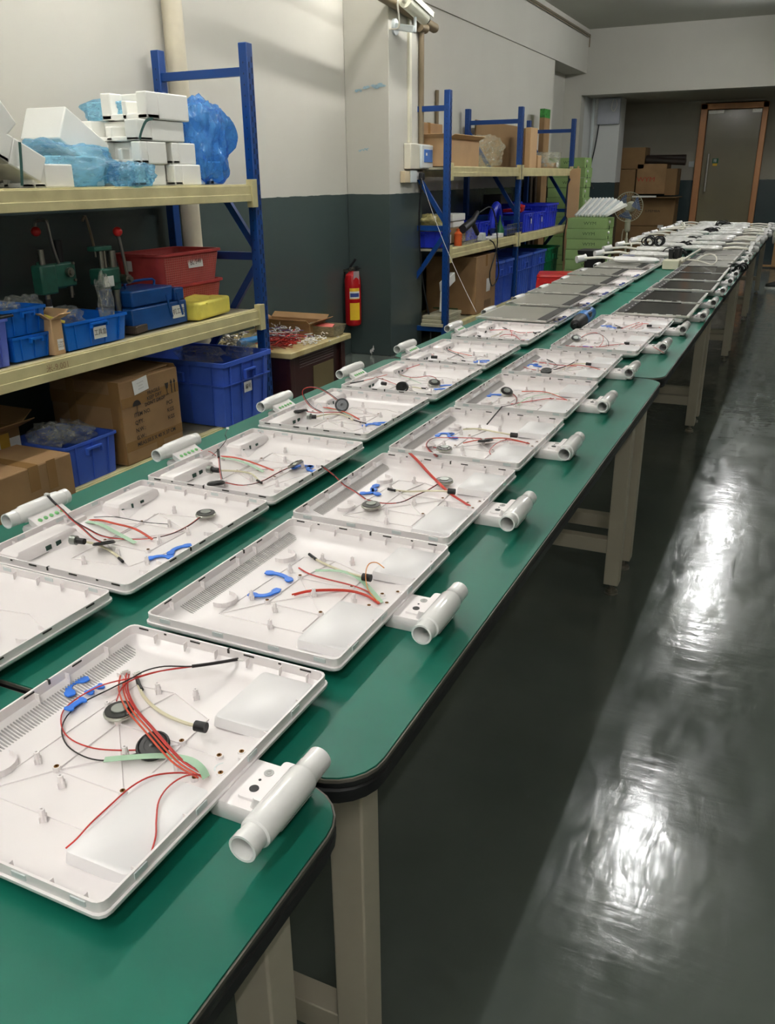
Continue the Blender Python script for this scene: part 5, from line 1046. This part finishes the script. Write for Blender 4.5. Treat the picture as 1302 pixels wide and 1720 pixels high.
# ---- rack 2, floor level
S4 = .172
cc = carton('big brown carton on the bottom of the second rack, white label and print', -2.66, 7.57, 8.13, S4, .69, .50, CARD)
obj('paper_label', MB().box((.2515, .06, .24), (.001, .11, .12)), PAPER, cc); text('▬▬▬▬▬', .05, INKB, cc, face_mtx((-.05, -.2815, .05), '-Y')); text('||||||||', .07, INK, cc, face_mtx((.2515, .05, .08), 'X'), xs=1.4)
for i, (a, b_, lab) in enumerate(((8.16, 8.44, 'left of the pair next to the carton'), (8.46, 8.75, 'right of the pair next to the carton'), (8.90, 9.42, 'left of the pair beyond the middle post'), (9.46, 10.0, 'right of the pair beyond the middle post'))):
    tote('storage_tote', 'upright ribbed blue tote on the bottom shelf, ' + lab, -2.66, a, b_, S4, .42, .5, TOTE, 6, group='ribbed blue totes on the bottom of the second rack')
tote('storage_tote', 'green ribbed tote at the far end of the bottom shelf', -2.66, 10.04, 10.58, S4, .42, .5, GTOTE, 6)
tag(obj('foam_offcut', MB().box((-2.64, 7.22, .60 + .085), (.1, .3, .06), rot=(.5, .1, 0)), FOAM, bevel=.005), 'white foam offcut on the big carton', 'foam') if False else None
fo = thing('foam_pack', 'white foam corner piece standing on the cream flat packs', 'foam', (-2.80, 7.10, S4 + .091)); obj('foam', MB().box((.02, 0.05, 0.25), (.05, .26, .08), rot=(.25, 0, 0)).box((.02, -.02, .12), (.05, .09, .24), rot=(-.1, 0, 0)), FOAM, fo, bevel=.005)
for i in range(3): tag(obj('flat_pack', MB().box((-2.78, 7.0 + .02 * i, S4 + .015 + .03 * i), (.2, .42, .027)), DECK, bevel=.003), 'cream flat pack on the bottom shelf, %s of a stack of three' % ('lowest', 'middle', 'top')[i], 'pack', 'cream flat packs by the pillar')
tag(obj('leaning_sheets', MB().box((-3.20, 11.25, .75), (.03, .5, 1.5)).box((-3.16, 11.3, .68), (.02, .4, 1.36)).box((-3.24, 11.25, .8), (.02, .5, 1.6)), mat('sooty_cardboard', (62, 50, 36), .8)), 'dark cardboard sheets leaning behind the far rack bay', 'cardboard sheets')  # sheets coloured one even dark brown

# ---- far corner: green cartons, foam tubes, fan, stacked cartons
def green_box(x0, x1, y0, y1, z0, z1, label, group, txt=True, rz=0.0):
    t = thing('green_carton', label, 'carton', ((x0 + x1) / 2, (y0 + y1) / 2, z0), rz, group); hx, hy, h_ = (x1 - x0) / 2, (y1 - y0) / 2, z1 - z0
    obj('carton_body', MB().box((0, 0, h_ / 2), (2 * hx, 2 * hy, h_ - .003)), GBOX, t, bevel=.003)
    obj('latch', MB().cyl((hx, -hy * .5, h_ * .62), (hx + .014, -hy * .5, h_ * .62), .016), PAPER, t)
    if txt: text('WYM', .05, INKB, t, face_mtx((.03, -hy - .001, h_ * .5), '-Y'), xs=1.2)
    obj('latch_cord', MB().rod((hx + .004, -hy * .5, h_ * .3), (hx + .004, -hy * .5, -h_ * .1), .006, .006), DARK, t)
    return t
hts = ['lowest', 'second from the floor', 'third from the floor', 'fourth from the floor', 'fifth from the floor', 'sixth from the floor', 'seventh from the floor', 'eighth from the floor', 'ninth from the floor', 'tenth from the floor', 'eleventh from the floor', 'twelfth from the floor', 'thirteenth from the floor']
for i in range(8): green_box(-2.51 + .005 * (i % 2), -2.05 + .005 * (i % 2), 10.25, 10.62, .1145 * i, .1145 * (i + 1), 'green carton in the front stack under the foam tubes, %s' % hts[i], 'green cartons of the front stack', rz=.01 * ((i % 3) - 1))
for i in range(13): green_box(-3.2 + .008 * (i % 2), -2.72 + .008 * (i % 3), 11.85, 12.25, .1225 * i, .1225 * (i + 1), 'green carton in the back stack against the wall, %s' % hts[i], 'green cartons of the back stack', i > 9)
for i in range(11):
    x = -2.43 + .034 * i
    t = tag(obj('foam_tube', MB().rod((x, 10.30, .937), (x + .15, 10.42 + .004 * i, 1.125 - (.014 * max(0, i - 7))), .031, .034), WGREY if i % 2 else FOAM, bevel=.006), 'white foam tube on the front green stack, %s from the left' % ORD[i], 'foam tube', 'white foam tubes on the green cartons')
tag(obj('foam_slab', MB().rod((-2.10, 10.34, .945), (-1.90, 10.44, 1.06), .14, .03), FOAM, bevel=.004), 'white foam slab end reaching towards the fan', 'foam')
bd_ = thing('tan_board', 'tall tan die-cut board standing at the rack end', 'board', (-2.56, 10.70, 0)); obj('board', MB().prism([(-.065, .0), (.065, .0), (.065, 1.0), (.06, 1.45), (.04, 1.45), (.04, 1.475), (.02, 1.475), (.02, 1.45), (-.03, 1.45), (-.065, 1.42), (-.065, 1.36), (-.05, 1.33), (-.075, 1.28), (-.075, .9), (-.09, .5)], -.006, .006), CARDE, bd_)
bd_.children[0].rotation_euler = (pi / 2, 0, 0)
loop_lead('hanging_lead', [(-2.625, 10.675, 1.35), (-2.64, 10.67, 1.25), (-2.645, 10.67, .95), (-2.62, 10.67, .88), (-2.645, 10.67, .7), (-2.64, 10.67, .4)], .006, RUB, 'black cord down the left edge of the tan board')
fn = thing('pedestal_fan', 'pale pedestal fan with blue blades behind the foam tubes', 'fan', (-2.22, 12.5, 0))
obj('base', MB().lathe([(.2, 0), (.2, .015), (.18, .03), (.03, .05)], n=24), mat('fan_cream', (190, 190, 165), .4), fn); obj('pole', MB().cyl((0, 0, .04), (0, 0, .8), .014).cyl((0, 0, .5), (0, 0, .56), .022), MATS['fan_cream'], fn); obj('neck_box', MB().box((0, 0, .76), (.075, .07, .24)), MATS['fan_cream'], fn, bevel=.03, seg=3)
obj('motor', MB().cyl((0, -.02, .97), (0, .14, .97), .05, .07, 20).cyl((0, -.06, .97), (0, -.02, .97), .045), MATS['fan_cream'], fn)
FB = mat('blue_fan_blade', (90, 110, 150), .3, alpha=.75); cg = MB()
for k_ in range(3):
    bl = MB(); a0 = 2 * pi * k_ / 3 + .3; ln = []
    for i in range(7):
        u = i / 6; r_ = .04 + .13 * u; w2 = .6 * (.5 + u * .6) * (1 if u < .95 else .8); ln.append([(r_ * cos(a0 - w2), -.08 + .02, .97 + r_ * sin(a0 - w2)), (r_ * cos(a0 + w2), -.045, .97 + r_ * sin(a0 + w2)), (r_ * cos(a0 + w2), -.042, .97 + r_ * sin(a0 + w2)), (r_ * cos(a0 - w2), -.077 + .02, .97 + r_ * sin(a0 - w2))])
    bl.loft(ln); obj('blade', bl, FB, fn)
def ring(mb, c, r_, rad, ax='y', n=36):
    pts = [(c[0] + r_ * cos(2 * pi * i / n), c[1], c[2] + r_ * sin(2 * pi * i / n)) for i in range(n + 1)]; mb.tube(pts, rad, 6, 0, 0)
ring(cg, (0, -.05, .97), .19, .004); ring(cg, (0, -.09, .97), .12, .0015); ring(cg, (0, -.10, .97), .06, .0015)
for k_ in range(36):
    a = 2 * pi * k_ / 36; cg.tube([(.03 * cos(a), -.105, .97 + .03 * sin(a)), (.13 * cos(a), -.095, .97 + .13 * sin(a)), (.19 * cos(a), -.05, .97 + .19 * sin(a)), (.12 * cos(a), .02, .97 + .12 * sin(a))], .0011, 4, 0, 1)
obj('cage', cg, MATS['fan_cream'], fn); obj('cord', MB().tube([(-.05, 0, .68), (-.06, -.02, .6), (-.055, -.02, .48)], .006, 6), MATS['fan_cream'], fn)
kk = 15.2 / 14.3
def fc(label, xa, xb, za, zb, dy=.45, yoff=0.0, m=CARDD, **kw):
    y0 = 15.2 + yoff; x0, x1 = xa * kk, xb * kk; z0, z1 = 1.36 + (za - 1.36) * kk, 1.36 + (zb - 1.36) * kk; z0 = max(z0, 0.0)
    return carton(label, x1, y0, y0 + dy, z0, z1, x1 - x0, m, name='cardboard_box', **kw)
c = fc('square brown carton at the top left of the far stack', -2.86, -2.37, 1.46, 1.765, yoff=.0); fc('brown carton with a small white label, left of the far stack', -2.86, -2.49, 1.06, 1.455)
l2 = fc('tall brown carton at the floor, left of the far stack', -2.86, -2.52, -.0, 1.055)
c = fc('carton with red lettering standing on the far stack', -2.47, -2.03, 1.10, 1.53); text('WYM', .1, REDINK, c, face_mtx((-.08, -.2262, .22), '-Y'), xs=1.2)
c.children[0].data.materials[0] = CARD
fc('carton with a taped edge behind the red lettered one', -2.03, -1.87, 1.08, 1.46); c = fc('large carton in the middle of the far stack', -2.50, -1.86, .635, 1.045); text('S.PEMBA', .05, INK, c, face_mtx((.0, -.2262, .23), '-Y'), xs=1.3)
c = fc('large carton at the bottom of the far stack', -2.51, -1.85, .03 - .18, .63)
obj('paper_label', MB().box((.15, -.226, .58), (.09, .001, .05)), PAPER, c)
tag(obj('flat_sheet', MB().span(-2.64, -1.92, 15.0, 15.6, 1.030, 1.040), CARDD), 'flat cardboard sheet sticking out between the far cartons', 'cardboard sheet'); tag(obj('white_strip', MB().span(-2.63, -2.25, 14.98, 15.0, 1.036, 1.062), PAPER), 'white strip along the front of the flat sheet', 'strip')
tag(obj('black_roll', MB().cyl((-2.57, 15.35, 1.62), (-1.9, 15.35, 1.62), .055, n=18).cyl((-2.5, 15.25, 1.60), (-1.88, 15.2, 1.56), .05, n=18), mat('grimy_roll', (50, 40, 34), .5), bevel=0), 'dark roll lying on top of the far cartons', 'roll')
wbx = thing('wall_cabinet', 'pale metal wall box high on the column', 'wall box', (-3.0, 14.7, 2.10)); obj('box', MB().span(-.21, .13, -.07, -.001, .02, .385), mat('pale_metal', (178, 182, 190), .4), wbx, bevel=.006); obj('door_seam', MB().span(-.19, .11, -.073, -.07, .04, .365), MATS['pale_metal'], wbx, bevel=.002); obj('loop_lead', MB().tube([(.02, -.08, .37), (.0, -.08, .25), (.04, -.085, .2), (.08, -.08, .28), (.06, -.08, .37)], .005, 6), CLIPW, wbx)
loop_lead('hanging_lead', [(-3.19, 14.66, 2.48), (-3.18, 14.66, 2.2), (-3.22, 14.66, 1.8), (-3.27, 14.66, 1.5), (-3.26, 14.66, 1.3), (-3.20, 14.66, 1.18)], .01, RUB, 'black cord hanging down the far column')
tag(obj('column_conduit', MB().span(-3.31, -3.27, 14.67, 14.699, 1.3, 2.5), WGREY, bevel=.003), 'pale conduit strip on the far column', 'conduit')
tag(obj('switch_plate', MB().span(-1.95, -1.86, 16.185, 16.199, 1.49, 1.58), WGREY, bevel=.003), 'white switch plate left of the door', 'switch')
# red stool, black rimmed object
sp_ = at(937, 458, .487 * 1.15)
st = thing('plastic_stool', 'red plastic stool between the rack and the table row', 'stool', (sp_.x, sp_.y, 0), R(12)); st.scale = (1.15, 1.15, 1.15)
obj('seat', MB().loft([rr(.15, .15, .03, .455, 3), rr(.155, .155, .035, .47, 3), rr(.148, .148, .03, .485, 3), rr(.12, .12, .03, .487, 3)]), RED, st)
for sx in (-1, 1):
    for sy in (-1, 1): obj('leg', MB().loft([rr(.022, .022, .006, 0, 2, sx * .165, sy * .165), rr(.03, .03, .008, .46, 2, sx * .12, sy * .12)]), RED, st)
obj('skirt', MB().loft([rr(.155, .155, .03, .42, 3), rr(.152, .152, .03, .465, 3), rr(.148, .148, .03, .465, 3), rr(.151, .151, .03, .42, 3)], close=True), RED, st)
bb = thing('waste_bin', 'black tapered bin with a wide rim behind the left column', 'bin', (-1.60, 7.6, 0)); obj('body', MB().loft([rr(.07, .08, .02, 0, 3), rr(.075, .09, .02, .69, 3), rr(.105, .11, .02, .745, 3), rr(.11, .115, .02, .75, 3)]), RUB, bb); obj('rim', MB().loft([rr(.125, .125, .02, .742, 3), rr(.13, .13, .02, .775, 3), rr(.11, .11, .02, .775, 3)]), RUB, bb)  # tapered form standing in for an unidentified black object
# wooden stand and worker at the right edge, mostly outside the frame
ws = thing('wooden_stand', 'warm wooden stand at the right edge by the back wall', 'stand', (.0, 14.95, 0)); WOOD = mat('warm_wood', (178, 140, 92), .5, var=.15, vscale=4, stretch=(1, 1, .2))
obj('side_panel', MB().span(-.40, -.37, 0, .5, 0, .56), WOOD, ws); obj('front_panel', MB().span(-.37, .4, .0, .03, .0, .56), WOOD, ws); obj('top_board', MB().span(-.41, .42, -.02, .52, .56, .58), WOOD, ws); obj('rail', MB().span(-.52, .3, -.05, -.02, .02, .05), WOOD, ws)
pe = thing('person', 'person at the right edge, only a black shoe on the floor in view', 'person', (.12, 12.3, 0))
def skin_body():
    me = bpy.data.meshes.new('body'); J = [((0, 0, .95), .13), ((0, 0, 1.2), .13), ((0, 0, 1.42), .14), ((0, 0, 1.5), .05), ((0, 0, 1.62), .09), ((0, 0, 1.72), .08),
      ((.0, -.17, 1.40), .05), ((.0, -.22, 1.12), .04), ((-.10, -.20, .90), .03), ((0, .17, 1.40), .05), ((0, .22, 1.12), .04), ((-.08, .20, .90), .03),
      ((-.05, -.09, .88), .085), ((-.14, -.09, .5), .06), ((-.26, -.09, .1), .04), ((.05, .09, .88), .085), ((.05, .09, .5), .06), ((.10, .09, .1), .04), ((-.32, -.09, .045), .032), ((.03, .09, .045), .032)]
    E_ = [(0, 1), (1, 2), (2, 3), (3, 4), (4, 5), (2, 6), (6, 7), (7, 8), (2, 9), (9, 10), (10, 11), (0, 12), (12, 13), (13, 14), (0, 15), (15, 16), (16, 17), (14, 18), (17, 19)]
    me.from_pydata([j[0] for j in J], E_, []); o = bpy.data.objects.new('body', me); col.objects.link(o); o.parent = pe
    md = o.modifiers.new('skin', 'SKIN'); 
    for i, j in enumerate(J): me.skin_vertices[0].data[i].radius = (j[1], j[1])
    me.skin_vertices[0].data[0].use_root = True
    sb = o.modifiers.new('sub', 'SUBSURF'); sb.levels = 2; sb.render_levels = 2; me.materials.append(mat('dark_blue_clothes', (35, 42, 60), .8)); return o
try: skin_body()
except Exception as e_:
    print('skin', e_)
for x, y in ((-.35, -.09), (.0, .09)):
    sh = obj('shoe', MB().loft([rr(.13, .045, .04, .0, 4, x, y), rr(.13, .046, .04, .03, 4, x, y), rr(.125, .042, .038, .05, 4, x, y), rr(.075, .036, .03, .085, 4, x + .05, y), rr(.05, .034, .03, .10, 4, x + .07, y)]), RUB, pe); sh['label'] = 'black shoe'
    obj('sole', MB().loft([rr(.133, .048, .04, .0, 4, x, y), rr(.133, .048, .04, .018, 4, x, y)]), PAPER, sh)
